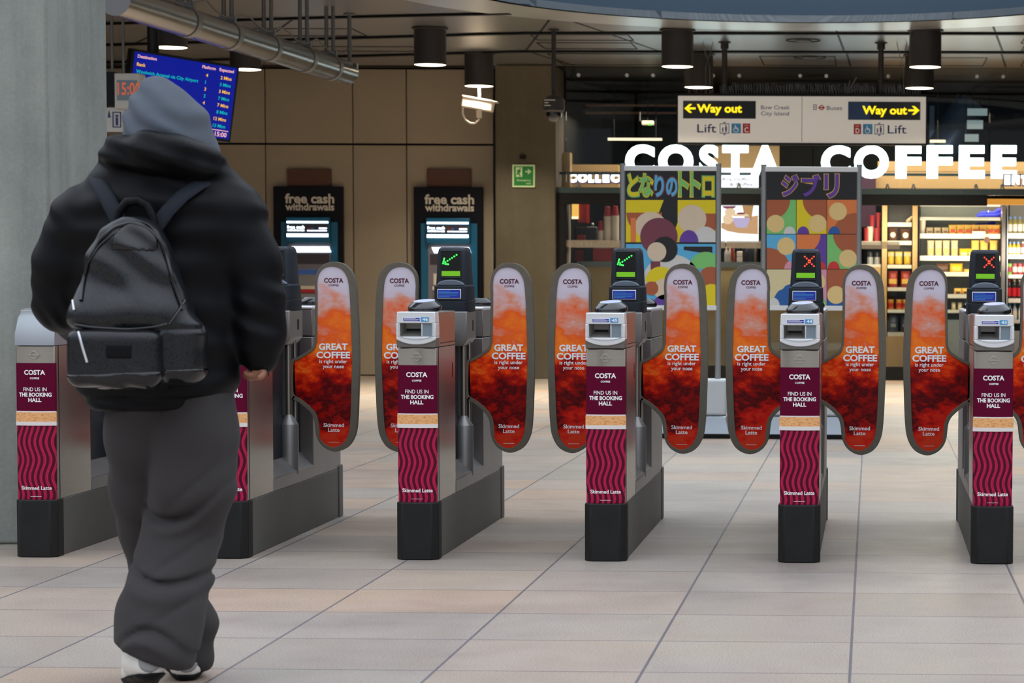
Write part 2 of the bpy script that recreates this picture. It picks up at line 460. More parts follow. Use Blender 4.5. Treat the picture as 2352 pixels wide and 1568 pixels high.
# ------------------------------------------------------------------ ticket gates
GATE_Y = 9.68
def bulge(x): return 0.014 * (x / 0.0775) ** 2
def face_strip(mb, x0, x1, z0, z1, off, n=12, wrap=0.0):
    """A skin on the curved front: from x0 to x1, standing off by a little."""
    xs = [x0 + (x1 - x0) * i / n for i in range(n + 1)]
    lo = [(x, 0.02 + bulge(x) - off, z0) for x in xs]; hi = [(x, 0.02 + bulge(x) - off, z1) for x in xs]
    lob = [(x, 0.028 + bulge(x), z0) for x in xs]; hib = [(x, 0.028 + bulge(x), z1) for x in xs]
    mb.loft([lo, hi, hib, lob], caps=False, closed=False)
    mb.add([lo[0], hi[0], hib[0], lob[0]], [(0, 1, 2, 3)]); mb.add([lo[-1], hi[-1], hib[-1], lob[-1]], [(0, 1, 2, 3)])
def cat(pts, n):
    """Closed smooth outline through pts."""
    out = []; k = len(pts)
    for i in range(k):
        p0, p1, p2, p3 = (Vector(pts[(i + j - 1) % k]) for j in range(4))
        for s in range(n):
            t = s / n
            out.append(0.5 * ((2 * p1) + (p2 - p0) * t + (2 * p0 - 5 * p1 + 4 * p2 - p3) * t * t + (3 * p1 - p0 - 3 * p2 + p3) * t ** 3))
    return out
PADDLE = [(1472, 829), (1480, 826), (1493, 819), (1508, 810), (1519, 801), (1524.5, 791), (1526, 775), (1527, 730), (1527.5, 675), (1527, 655), (1531, 630), (1546, 611), (1570, 604), (1594, 609),
          (1611, 625), (1620, 648), (1624, 690), (1627, 760), (1628, 830), (1626, 900), (1623, 965), (1617, 1003), (1600, 1030), (1571, 1041), (1544, 1030), (1529, 1007), (1524, 972),
          (1519, 957), (1508, 944), (1490, 929), (1478, 922), (1472, 920), (1470, 900), (1470, 850)]
PAD = [((x - 1443.7) / 527.6, CAM_Z - (y - 632.5) / 527.6) for x, y in PADDLE]
PO = cat(PAD, 4)
def inset(poly):
    n = len(poly); out = []
    for i in range(n):
        d = (poly[(i + 1) % n] - poly[i - 1]).normalized(); nn = Vector((d.y, -d.x))
        p = poly[i]
        w = 0.010 + 0.021 * min(1, max(0, (p.x - 0.155) / 0.19))
        if p.x < 0.16 and p.y < 0.62: w = 0.017
        if p.x < 0.15 and p.y > 0.75: w = 0.012
        out.append(p + nn * w)
    return out
area2 = sum(PO[i].x * PO[(i + 1) % len(PO)].y - PO[(i + 1) % len(PO)].x * PO[i].y for i in range(len(PO)))
PI_ = inset(PO if area2 < 0 else PO[::-1])
if area2 >= 0: PO = PO[::-1]
PY = 0.92
def paddle(root, s):
    o = [(s * p.x, p.y) for p in PO]; i = [(s * p.x, p.y) for p in PI_]
    pd = MB().ring(o, i, 'y', PY - 0.018, PY + 0.018).build('paddle', 'rubber_taupe', root, bevel=0.007, seg=3)
    MB().prism(i, 'y', PY - 0.012, PY + 0.012).build('paddle_print', 'advert_smoke' if s > 0 else 'advert_marble', pd)
    cx = s * 0.236
    a = MB(); y = PY - 0.0135
    write(a, 'COSTA', s * 0.240, 1.1065, 0.084, 0.019, y, 0.03)
    write(a, 'COFFEE', s * 0.240, 1.0905, 0.044, 0.0085, y, 0.01)
    a.build('logo', 'print_maroon', pd)
    b = MB()
    write(b, 'GREAT', cx, 0.8135, 0.126, 0.0272, y, 0.035)
    write(b, 'COFFEE', cx, 0.7775, 0.148, 0.0272, y, 0.035)
    write(b, 'is right under', cx, 0.7555, 0.123, 0.0160, y, 0.012)
    write(b, 'your nose', cx, 0.7335, 0.093, 0.0160, y, 0.012)
    b.build('slogan', 'print_white', pd); b = MB()
    write(b, 'Skimmed', cx, 0.4765, 0.090, 0.0165, y, 0.012)
    write(b, 'Latte', cx, 0.4550, 0.051, 0.0165, y, 0.012)
    b.build('product_name', 'print_white', pd); b = MB()
    b.box(cx - 0.024, cx + 0.024, y, y + 0.0005, 0.4085, 0.4098)
    b.build('small_print', 'print_white', pd)
    return pd
def arc(cx, cz, r, a0, a1, n): return [(cx + r * math.cos(a0 + (a1 - a0) * i / n), cz + r * math.sin(a0 + (a1 - a0) * i / n)) for i in range(n + 1)]
LED_ARROW = [(6, 6), (5, 5.3), (4, 4.6), (3, 3.9), (2, 3.2), (1, 2.6), (0.6, 4.3), (0.4, 3.6), (0.2, 2.8), (0, 2.0), (1.0, 1.8), (1.7, 1.7), (2.3, 1.6)]
LED_CROSS = [(0, 0), (1, 1), (2, 2), (2.8, 2), (3.8, 1), (4.8, 0), (2, 3.2), (2.8, 3.2), (1, 4.2), (3.8, 4.2), (0, 5.2), (4.8, 5.2)]
plain('chin_grey', (112, 109, 104), 0.4, 0.5, var=0.04)
plain('cap_grey', (150, 154, 158), 0.4, 0.5, var=0.03)
def gate(x, label, number=None, signal=None, plain_cap=False, left=True, right=True):
    g = empty('ticket_gate', (x, GATE_Y, 0), label, 'ticket gate', 'ticket gates across the hall')
    # plinth: dark nose, grey cladding, dark end post
    nose = [(-0.0845, 0.030), (-0.060, 0.004), (0, 0.0), (0.060, 0.004), (0.0845, 0.030), (0.0845, 0.10), (-0.0845, 0.10)]
    MB().prism(nose, 'z', 0, 0.232).build('plinth_nose', 'plinth_black', g, bevel=0.005)
    MB().box(-0.079, 0.079, 0.10, 1.70, 0, 0.230).build('plinth', 'plinth_grey', g, bevel=0.003)
    MB().box(-0.084, 0.084, 1.705, 1.785, 0, 0.245).build('plinth_post', 'plinth_grey', g, bevel=0.005)
    # front cabinet
    prof = [(-0.0775, 0.034), (-0.055, 0.027), (-0.025, 0.0215), (0, 0.020), (0.025, 0.0215), (0.055, 0.027), (0.0775, 0.034), (0.0775, 0.47), (-0.0775, 0.47)]
    c = MB().prism(prof, 'z', 0.230, 0.850)
    c.box(-0.0775, 0.0775, 0.085, 0.47, 0.852, 0.9935)
    cab = c.build('front_cabinet', 'steel', g, bevel=0.003)
    sd = MB()
    for s in (-1, 1):
        sd.box(s * 0.0775 - 0.0015, s * 0.0775 + 0.0015, 0.12, 0.47, 0.866, 0.869)
        sd.box(s * 0.0775 - 0.0012, s * 0.0775 + 0.0012, 0.395, 0.405, 0.72, 0.78)
        sd.box(s * 0.0775 - 0.0012, s * 0.0775 + 0.0012, 0.075, 0.078, 0.235, 0.85)
    sd.build('seam', 'near_black', cab)
    # stainless collar with the roundel
    rd = MB(); yy = 0.0185
    ring_o = arc(0, 0.813, 0.0165, 0, 2 * PI, 28)[:-1]; ring_i = arc(0, 0.813, 0.0115, 0, 2 * PI, 28)[:-1]
    rd.ring(ring_o, ring_i, 'y', yy - 0.003, yy + 0.003); rd.box(-0.0225, 0.0225, yy - 0.0035, yy + 0.003, 0.8105, 0.8155)
    rd.prism(arc(0, 0.824, 0.010, 0.15, PI - 0.15, 10), 'y', yy - 0.002, yy + 0.003)
    rd.build('roundel', 'steel', g, bevel=0.0008)
    # front cap: silver bezel with ticket slot
    bz = MB()
    zt, zb = 0.9945, 0.866
    low = [(x_, 0.864 + 0.020 * (abs(x_) / 0.079) ** 2.2) for x_ in [(-0.079 + 0.158 * i / 14) for i in range(15)]]
    if plain_cap:
        body = MB()
        rings = []
        for z, y0, w in ((0.852, 0.010, 0.080), (0.90, 0.014, 0.080), (0.96, 0.045, 0.077), (0.99, 0.075, 0.072), (1.0, 0.11, 0.068)):
            rings.append([(-w, y0 + 0.014, z), (-w * 0.7, y0 + 0.006, z), (0, y0, z), (w * 0.7, y0 + 0.006, z), (w, y0 + 0.014, z), (w, 0.47, z), (-w, 0.47, z)])
        body.loft(rings).build('cap', 'cap_grey', g, smooth=40)
    else:
        chin = [(-0.080, 0.852), (0.080, 0.852)] + [(0.080, 0.895)] + [(px_, pz_) for px_, pz_ in reversed(low)] + [(-0.080, 0.895)]
        MB().box(-0.0795, 0.0795, 0.016, 0.09, 0.852, 0.896).build('chin', 'chin_grey', g, bevel=0.004)
        zo1, zo0 = 0.950, 0.896                    # the opening
        x0, xm, xm2, x1 = -0.064, 0.020, 0.026, 0.063
        tops = [(-0.076, zt), (0.076, zt), (0.079, zo1), (-0.079, zo1)]
        bz.prism(tops, 'y', 0.008, 0.09)
        bz.prism([(-0.079, zo1), (x0, zo1), (x0, zo0), (-0.080, zo0)], 'y', 0.008, 0.09)
        bz.prism([(x1, zo1), (0.079, zo1), (0.080, zo0), (x1, zo0)], 'y', 0.008, 0.09)
        bz.prism([(-0.080, zo0), (0.080, zo0)] + list(reversed(low)), 'y', 0.008, 0.09)
        bz.box(xm, xm2, 0.010, 0.09, zo0, zo1)
        b_ = bz.build('bezel', 'bezel_silver', g, bevel=0.003)
        sl = MB()
        sl.add([(x0, 0.020, zo0), (xm, 0.020, zo0), (xm - 0.012, 0.075, zo0 + 0.02), (x0 + 0.012, 0.075, zo0 + 0.02)], [(0, 1, 2, 3)])
        sl.box(x0, xm, 0.075, 0.085, zo0, zo1)
        sl.add([(x0, 0.012, zo0), (x0, 0.012, zo1), (x0 + 0.012, 0.075, zo1), (x0 + 0.012, 0.075, zo0)], [(0, 1, 2, 3)])
        sl.add([(xm, 0.012, zo0), (xm, 0.012, zo1), (xm - 0.012, 0.075, zo1), (xm - 0.012, 0.075, zo0)], [(0, 1, 2, 3)])
        st = sl.build('ticket_slot', 'slot_grey', b_)
        MB().box(x0 + 0.014, xm - 0.014, 0.072, 0.0752, zo0 + 0.021, zo0 + 0.030).build('slot_mouth', 'near_black', b_)
        MB().box(xm2, x1, 0.014, 0.03, zo0, zo1).build('panel_screen', 'slot_screen', b_)
        rm = MB(); rim = [(-0.069, 0.952), (0.068, 0.952), (0.068, 0.898)] + [(0.068 - 0.137 * i / 12, 0.884 + 0.014 * (abs(0.068 - 0.137 * i / 12) / 0.069) ** 2) for i in range(1, 12)] + [(-0.069, 0.898)]
        rin = [(p[0] * 0.965, 0.918 + (p[1] - 0.918) * 0.94) for p in rim]
        rm.ring(rim, rin, 'y', 0.0055, 0.012); rm.build('rim', 'steel_bright', b_)
        lb = MB(); lb.box(-0.052, 0.018, 0.0065, 0.009, 0.9565, 0.9725); o_ = lb.build('notice', 'print_white', g)
        nb = MB(); nb.box(-0.050, 0.016, 0.0055, 0.0066, 0.9585, 0.9705); nb.build('notice_print', 'print_blue', o_)
        wl = MB()
        for q in range(3): wl.box(-0.047, 0.000 + 0.008 * ((q * 2) % 3), 0.0050, 0.0056, 0.9678 - q * 0.0034, 0.9690 - q * 0.0034)
        wl.build('notice_lines', 'print_white', o_)
        nl = MB(); nl.box(0.021, 0.052, 0.0060, 0.009, 0.9560, 0.9735); n_ = nl.build('number_plate', 'print_sky', g)
        if number:
            nm = MB(); write(nm, number, 0.038, 0.9595, 0.022, 0.011, 0.0052, 0.03); nm.build('number', 'print_white', n_)
        # round card reader tilted towards the passenger
        tl = Matrix.Rotation(R(7), 3, 'X') @ Matrix.Rotation(R(-3), 3, 'Y')
        cr = MB().lathe([(0.060, 0.0), (0.067, 0.004), (0.0685, 0.014), (0.066, 0.022), (0.064, 0.024), (0.046, 0.041), (0.044, 0.042)], (0.008, 0.165, 0.995), 36, tl).build('card_reader', 'disc_black', g, smooth=35)
        MB().lathe([(0.0438, 0.041), (0.0435, 0.0434)], (0.008, 0.165, 0.995), 36, tl).build('reader_pad', 'disc_sky_reflection', cr, smooth=35)
    # printed wraps on the curved front
    w = MB(); face_strip(w, -0.0775, 0.0775, 0.587, 0.781, 0.0012)
    for s in (-1, 1): w.box(s * 0.078 - 0.0008, s * 0.078 + 0.0008, 0.034, 0.05, 0.587, 0.781)
    wr = w.build('advert_wrap', 'advert_wine', g, smooth=50)
    t = MB(); fn = lambda xx: bulge(xx)
    y = 0.0174
    write(t, 'COSTA', 0, 0.7345, 0.085, 0.0185, y, 0.035, fn); write(t, 'COFFEE', 0, 0.7165, 0.038, 0.0070, y, 0.03, fn)
    t.build('logo', 'print_white', wr); t = MB()
    write(t, 'FIND US IN', 0, 0.6685, 0.094, 0.0150, y, 0.01, fn); write(t, 'THE BOOKING', 0, 0.6470, 0.131, 0.0150, y, 0.035, fn); write(t, 'HALL', 0, 0.6255, 0.053, 0.0150, y, 0.035, fn)
    t.build('lettering', 'print_white', wr)
    fo = MB(); face_strip(fo, -0.081, 0.081, 0.545, 0.583, 0.004); fo.build('cup_foam', 'cup_foam', g, smooth=50)
    ld = MB(); face_strip(ld, -0.081, 0.081, 0.530, 0.5455, 0.005); face_strip(ld, -0.079, 0.079, 0.5825, 0.588, 0.003); ld.build('cup_lid', 'cup_lid', g, smooth=50)
    sv = MB(); face_strip(sv, -0.0775, 0.0775, 0.232, 0.5305, 0.0012)
    for s in (-1, 1): sv.box(s * 0.078 - 0.0008, s * 0.078 + 0.0008, 0.034, 0.042, 0.30, 0.53)
    sl2 = sv.build('cup_sleeve', 'cup_sleeve', g, smooth=50)
    t = MB(); write(t, 'Skimmed Latte', 0, 0.2720, 0.122, 0.0145, y, 0.02, fn); t.build('product_name', 'print_white', sl2); t = MB().box(-0.022, 0.022, y, y + 0.001, 0.2445, 0.2458); t.build('small_print', 'print_white', sl2)
    # middle: deck, spine, hinge posts, neck, display
    dk = [(-0.079, 0.230), (0.079, 0.230), (0.079, 0.285), (0.070, 0.292), (0.022, 0.345), (-0.022, 0.345), (-0.070, 0.292), (-0.079, 0.285)]
    MB().prism(dk, 'y', 0.47, 1.20).build('deck', 'steel_dark', g, bevel=0.003)
    MB().box(-0.020, 0.020, 0.46, 1.21, 0.30, 0.90).build('spine', 'plastic_slate', g)
    for s in (-1, 1):
        hp = MB().lathe([(0.042, 0.27), (0.042, 0.485), (0.040, 0.49), (0.017, 0.525), (0.013, 0.53)], (s * 0.040, 0.90, 0), 24).build('hinge_post', 'steel_dark', g, smooth=35)
        MB().cyl((s * 0.040, 0.90, 0.52), (s * 0.040, 0.90, 0.87), 0.0125).cyl((s * 0.058, 0.945, 0.45), (s * 0.058, 0.945, 0.87), 0.008).build('hinge_rod', 'steel', hp, smooth=35)
    nk = MB()
    nk.loft([[(-0.052, 0.80, 0.835), (0.052, 0.80, 0.835), (0.052, 1.0, 0.835), (-0.052, 1.0, 0.835)], [(-0.074, 0.79, 0.865), (0.074, 0.79, 0.865), (0.074, 1.03, 0.865), (-0.074, 1.03, 0.865)],
             [(-0.074, 0.79, 0.985), (0.074, 0.79, 0.985), (0.074, 1.03, 0.985), (-0.074, 1.03, 0.985)]])
    nk_ = nk.build('neck', 'steel_dark', g, bevel=0.004)
    MB().box(0.0735, 0.0748, 0.93, 0.96, 0.90, 0.945).build('sensor_window', 'near_black', nk_)
    hd = MB()
    def sec(w, y0, y1, z, r=0.016):
        return [(-w, y0 + r, z), (-w + r * .4, y0 + r * .4, z), (-w + r, y0, z), (w - r, y0, z), (w - r * .4, y0 + r * .4, z), (w, y0 + r, z), (w, y1 - r, z), (w - r, y1, z), (-w + r, y1, z), (-w, y1 - r, z)]
    hd.loft([sec(0.070, 0.815, 1.02, 0.955), sec(0.074, 0.805, 1.03, 0.985), sec(0.0745, 0.805, 1.03, 1.0315)])
    hd.loft([sec(0.0735, 0.808, 1.028, 1.0325), sec(0.072, 0.808, 1.02, 1.094), sec(0.067, 0.825, 1.015, 1.098), sec(0.060, 0.828, 1.01, 1.235), sec(0.057, 0.834, 1.0, 1.253), sec(0.050, 0.845, 0.99, 1.262)])
    h_ = hd.build('display_head', 'plastic_slate', g, bevel=0.002)
    MB().ring([(-0.047, 1.128), (0.047, 1.128), (0.0445, 1.248), (-0.0445, 1.248)], [(-0.043, 1.133), (0.043, 1.133), (0.041, 1.243), (-0.041, 1.243)], 'y', 0.8185, 0.84).build('display_bezel', 'plastic_slate', h_, bevel=0.002)
    MB().prism([(-0.0425, 1.133), (0.0425, 1.133), (0.041, 1.243), (-0.041, 1.243)], 'y', 0.8225, 0.84).build('display_screen', 'screen_black', h_)
    MB().box(-0.040, 0.040, 0.8205, 0.8235, 1.1375, 1.1585).build('text_strip', 'lcd_lime', h_)
    MB().prism([(0.060 * math.cos(a * PI / 12), 1.096 + 0.026 * math.sin(a * PI / 12)) for a in range(13)], 'y', 0.812, 0.835).build('brow', 'plastic_slate_light', h_, bevel=0.005)
    lb = MB().box(-0.056, 0.046, 0.8035, 0.81, 1.040, 1.081).build('notice', 'print_white', g, bevel=0.002)
    MB().box(-0.0535, 0.0435, 0.8025, 0.804, 1.0425, 1.0785).build('notice_print', 'print_blue', lb)
    wl = MB()
    for q, wd in enumerate((0.05, 0.085, 0.085, 0.08, 0.05)): wl.box(-0.050, -0.050 + wd, 0.8018, 0.8026, 1.0715 - q * 0.006, 1.0733 - q * 0.006)
    wl.build('notice_lines', 'print_sky', lb)
    if signal:
        ld = MB()
        for u, v in (LED_ARROW if signal == 'arrow' else LED_CROSS):
            if signal == 'arrow': px_, pz_ = -0.034 + u * 0.0098, 1.182 + (v - 1) * 0.0093
            else: px_, pz_ = -0.004 + u * 0.0082, 1.188 + v * 0.0078
            ld.prism(arc(px_, pz_, 0.0035, 0, 2 * PI, 8)[:-1], 'y', 0.8208, 0.8235)
        ld.build('led_signal', 'led_green' if signal == 'arrow' else 'led_red', h_)
    # rear cabinet
    rc = MB().box(-0.0775, 0.0775, 1.20, 1.765, 0.230, 0.862).box(-0.0775, 0.0775, 1.20, 1.765, 0.866, 0.985).build('rear_cabinet', 'steel_dark', g, bevel=0.004)
    MB().box(-0.079, 0.079, 1.195, 1.77, 0.985, 0.9985).build('rear_cap', 'bezel_silver', g, bevel=0.005)
    MB().lathe([(0.060, 0.0), (0.067, 0.004), (0.0685, 0.014), (0.066, 0.022), (0.046, 0.038)], (0, 1.58, 0.998), 32).build('card_reader', 'disc_black', g, smooth=35)
    if left: paddle(g, -1)
    if right: paddle(g, 1)
    return g
GX = [-3.355, -2.585, -1.818, -1.062, -0.286, 0.487]
gate(GX[0], 'steel gate with plain sloping cap and no card reader beside the concrete pier', plain_cap=True, left=False)
gate(GX[1], 'gate showing a green arrow half hidden behind the walking person', signal='arrow')
gate(GX[2], 'numbered 46 gate with green arrow display and wine red cup wrap', '46', 'arrow')
gate(GX[3], 'numbered 45 gate with green arrow standing in front of the first banner', '45', 'arrow')
gate(GX[4], 'numbered 44 gate with red cross standing in front of the second banner', '44', 'cross')
gate(GX[5], 'numbered 43 gate with red cross in front of the drinks fridge', '43', 'cross')

# ------------------------------------------------------------------ things on the ceiling
def pos(px, py, Y): p = at(px, py, Y); return p.x, p.z
S_ = lambda Y: Y / F                         # metres for one photo pixel at depth Y
lamps = [(988, 22.9, 'charcoal cylinder lamp hanging beside the end of the steel duct'), (1556, 23.0, 'charcoal cylinder lamp hanging above the left end of the way out sign'),
         (2125, 22.95, 'charcoal cylinder lamp hanging above the right end of the way out sign'), (1100, 25.45, 'charcoal cylinder lamp directly above the white security camera'),
         (1605, 25.5, 'charcoal cylinder lamp behind the sign pole with its rim just over the sign'), (2112, 25.5, 'charcoal cylinder lamp mostly hidden behind another lamp at the sign end'),
         (391, 21.25, 'charcoal cylinder lamp just above the blue departure screen'), (564, 23.5, 'charcoal cylinder lamp peeping out beside the departure screen corner')]
def make_lamp(label):
    t = empty('pendant_lamp', (0, 0, CEIL_Z), label, 'ceiling lamp', 'cylinder lamps on the ceiling')
    MB().lathe([(0.17, -0.002), (0.17, -0.012), (0.15, -0.018)], seg=36).build('collar', 'lamp_case', t, smooth=35)
    s = MB(); n = 40
    prof = [(0.150, -0.018), (0.150, -0.345), (0.1465, -0.345), (0.1465, -0.30), (0.02, -0.29)]
    s.loft([[(r * math.cos(2 * PI * i / n), r * math.sin(2 * PI * i / n), z) for i in range(n)] for r, z in prof], caps=False)
    s.build('lamp_shade', 'lamp_case', t, smooth=35)
    s = MB().lathe([(0.1455, -0.334), (0.1455, -0.343), (0.12, -0.348), (0.001, -0.350)], seg=n).build('diffuser', 'lamp_white', t, smooth=60)
    return t
for i, (px, Y, lab) in enumerate(lamps):
    p = at(px, 140, Y); t = make_lamp(lab); t.location = (p.x, Y, CEIL_Z - 0.002)
    l = bpy.data.lights.new('lamp_light', 'AREA'); l.shape = 'DISK'; l.size = 0.26; l.energy = 62; l.color = (1.0, 0.88, 0.70); l.spread = R(125)
    o = bpy.data.objects.new('lamp_light', l); COL.objects.link(o); o.location = (0, 0, -0.353); o.parent = t

# steel duct on paired rods
def duct():
    a, b = Vector((-4.97, 16.0, 2.93)), Vector((-4.675, 21.7, 2.93))
    t = empty('steel_duct', a, 'long polished steel tube duct hung from the ceiling on paired rods', 'duct')
    d = b - a; L = d.length; dn = d.normalized(); r = 0.105
    MB().cyl((0, 0, 0), d, r, seg=40).build('tube', 'pipe_steel', t, smooth=40)
    side = Vector((dn.y, -dn.x, 0))
    for Y in (17.4, 18.35, 19.35, 20.35, 21.15):
        c = dn * ((Y - a.y) / dn.y)
        MB().cyl(c - dn * 0.045, c + dn * 0.045, r + 0.006, seg=40).build('clamp', 'rod_grey', t, smooth=40)
        m = MB()
        for s in (-0.03, 0.03):
            q = c + side * s + Vector((0, 0, r - 0.02)); m.cyl(q, (q.x, q.y, CEIL_Z - 2.93), 0.016, seg=10)
        m.box(c.x - 0.06, c.x + 0.06, c.y - 0.03, c.y + 0.03, r - 0.01, r + 0.035)
        m.build('hanger', 'rod_grey', t, smooth=40)
    m = MB(); e = d - dn * 0.02
    m.cyl((e.x + 0.03, e.y, 0.03), (e.x + 0.03, e.y, CEIL_Z - 2.93), 0.018, seg=12).box(e.x - 0.0, e.x + 0.10, e.y - 0.03, e.y + 0.03, -0.04, 0.08)
    m.lathe([(0.05, 0), (0.05, 0.012)], (e.x + 0.03, e.y, CEIL_Z - 2.945), 16)
    m.build('end_post', 'rod_grey', t, smooth=40)
    pts = []
    for k in range(25):
        u = k / 24; pts.append(dn * (L * (0.12 + 0.86 * u)) + side * 0.05 + Vector((0, 0, 0.20 - 0.09 * abs(math.sin(u * PI * 5)))))
    MB().tube(pts, 0.007, 6).build('cable', 'rod_grey', t, smooth=60)
duct()

# departure board
plain('board_case', (16, 16, 20), 0.4)
glow('board_blue', (2, 22, 150), 0.85, (0, 6, 40))
glow('board_amber', (255, 190, 40), 1.0); glow('board_teal', (0, 190, 190), 0.9); glow('board_pink', (255, 190, 190), 1.0)
def board():
    TL, TR, BLp = at(310, 118, 18.72), at(545, 157, 19.3), at(286, 286, 18.72)
    u = TR - TL; v = BLp - TL; v = v - u * (u.dot(v) / u.dot(u)); wd, ht = u.length, v.length
    un, vn = u.normalized(), -v.normalized(); nn = un.cross(vn)            # nn points to the camera side
    t = empty('departure_board', (0, 0, 0), 'blue departure screen with amber and teal train times, partly behind the hood', 'departure board')
    t.matrix_world = Matrix.Translation(TL) @ Matrix((un, -nn, vn)).transposed().to_4x4()
    MB().box(-0.02, wd + 0.02, 0.0, 0.09, -ht - 0.025, 0.02).build('housing', 'board_case', t, bevel=0.006)
    MB().box(0, wd, -0.002, 0.01, -ht, 0).build('screen', 'board_blue', t)
    def rows(name, mat, items):
        m = MB()
        for s, a, b, h in items: write(m, s, a * wd, -(b + 0.02) * ht, None, h * ht, -0.004, 0.02, align='l')
        m.build(name, mat, t)
    P_, E_ = 0.70, 0.875
    r0, dr_ = 0.165, 0.0955
    rows('headings', 'board_pink', [('Destination', .03, .055, .042), ('Platform', .655, .055, .042), ('Expected', .825, .055, .042), ('15:00', .855, .955, .062)])
    rows('amber_rows', 'board_amber', [('Bank', .03, r0, .045), ('4', P_, r0, .045), ('2 Mins', E_ - .03, r0, .045), ('Beckton', .03, r0 + 2 * dr_, .045), ('3', P_, r0 + 2 * dr_, .045), ('3 Mins', E_ - .03, r0 + 2 * dr_, .045),
                                       ('4', P_, r0 + 4 * dr_, .045), ('7 Mins', E_ - .03, r0 + 4 * dr_, .045), ('12 Mins', E_ - .05, r0 + 6 * dr_, .045)])
    rows('teal_rows', 'board_teal', [('Woolwich Arsenal via City Airport', .03, r0 + dr_, .045), ('1', P_, r0 + dr_, .045), ('3 Mins', E_ - .03, r0 + dr_, .045), ('2', P_, r0 + 3 * dr_, .045), ('7 Mins', E_ - .03, r0 + 3 * dr_, .045),
                                     ('3', P_, r0 + 5 * dr_, .045), ('8 Mins', E_ - .03, r0 + 5 * dr_, .045), ('13 Mins', E_ - .05, r0 + 7 * dr_, .045)])
    MB().box(wd * .5, wd * .985, -0.004, 0, -ht * .895, -ht * .885).build('divider', 'board_pink', t)
    q = at(345, 118, 18.85); top = Vector((q.x, q.y + 0.08, CEIL_Z - 0.003))
    inv = t.matrix_world.inverted(); MB().cyl(inv @ Vector((q.x, q.y + 0.08, q.z - 0.1)), inv @ top, 0.045, seg=16).build('pole', 'board_case', t, smooth=40)
board()

# the clock display and lift sign hung by the pier
glow('clock_orange', (230, 110, 70), 0.55)
plain('sign_grey', (196, 192, 182), 0.5, var=0.03)
def clock_sign():
    Y = 17.3; (xa, za), (xb, zb) = pos(262, 168, Y), pos(322, 250, Y)
    t = empty('clock_display', (xa, Y, zb), 'grey hanging clock box with orange digits behind the hooded person', 'clock')
    w, h = xb - xa, za - zb
    MB().box(0, w, 0, 0.14, 0, h).build('case', 'sign_grey', t, bevel=0.006)
    MB().box(0.02, w - 0.02, -0.004, 0.01, 0.06, h - 0.05).build('window', 'slot_screen', t)
    m = MB(); write(m, '15:00', 0.025, 0.10, w * 0.9, 0.085, -0.006, 0.02, align='l'); m.build('digits', 'clock_orange', t)
    MB().box(-0.08, 0.0, 0.0, 0.12, 0.02, h + 0.01).build('bracket', 'dark_frame', t)
    m = MB()
    for px in (250, 276):
        x = at(px, 100, Y).x - xa; m.cyl((x, 0.07, h - 0.01), (x, 0.07, CEIL_Z - zb), 0.010, seg=8)
    m.build('rod', 'rod_grey', t, smooth=40)
    (xc, zc), (xd, zd) = pos(226, 246, Y), pos(281, 302, Y)
    s = empty('lift_sign', (xc, Y + 0.02, zd), 'cream sign panel with lift symbol hanging under the clock display', 'sign')
    w, h = xd - xc, zc - zd
    MB().box(0, w, 0, 0.05, 0, h).build('panel', 'sign_grey', s, bevel=0.004)
    m = MB(); x0 = w * 0.80
    m.ring([(x0 - .04, .03), (x0 + .02, .03), (x0 + .02, .14), (x0 - .04, .14)], [(x0 - .034, .036), (x0 + .014, .036), (x0 + .014, .134), (x0 - .034, .134)], 'y', -0.004, 0.0)
    m.box(x0 - .018, x0 - .002, -0.004, 0, .045, .10).box(x0 - .02, x0 + .0, -0.004, 0, .105, .118)
    m.prism([(x0 - .075, .10), (x0 - .055, .10), (x0 - .065, .15)], 'y', -0.004, 0)
    m.build('symbol', 'print_navy', s)
    MB().box(w * .2, w * .3, 0.02, 0.04, h, h + 0.02).build('bracket', 'dark_frame', s)
clock_sign()
plain('cctv_white', (226, 214, 196), 0.4)
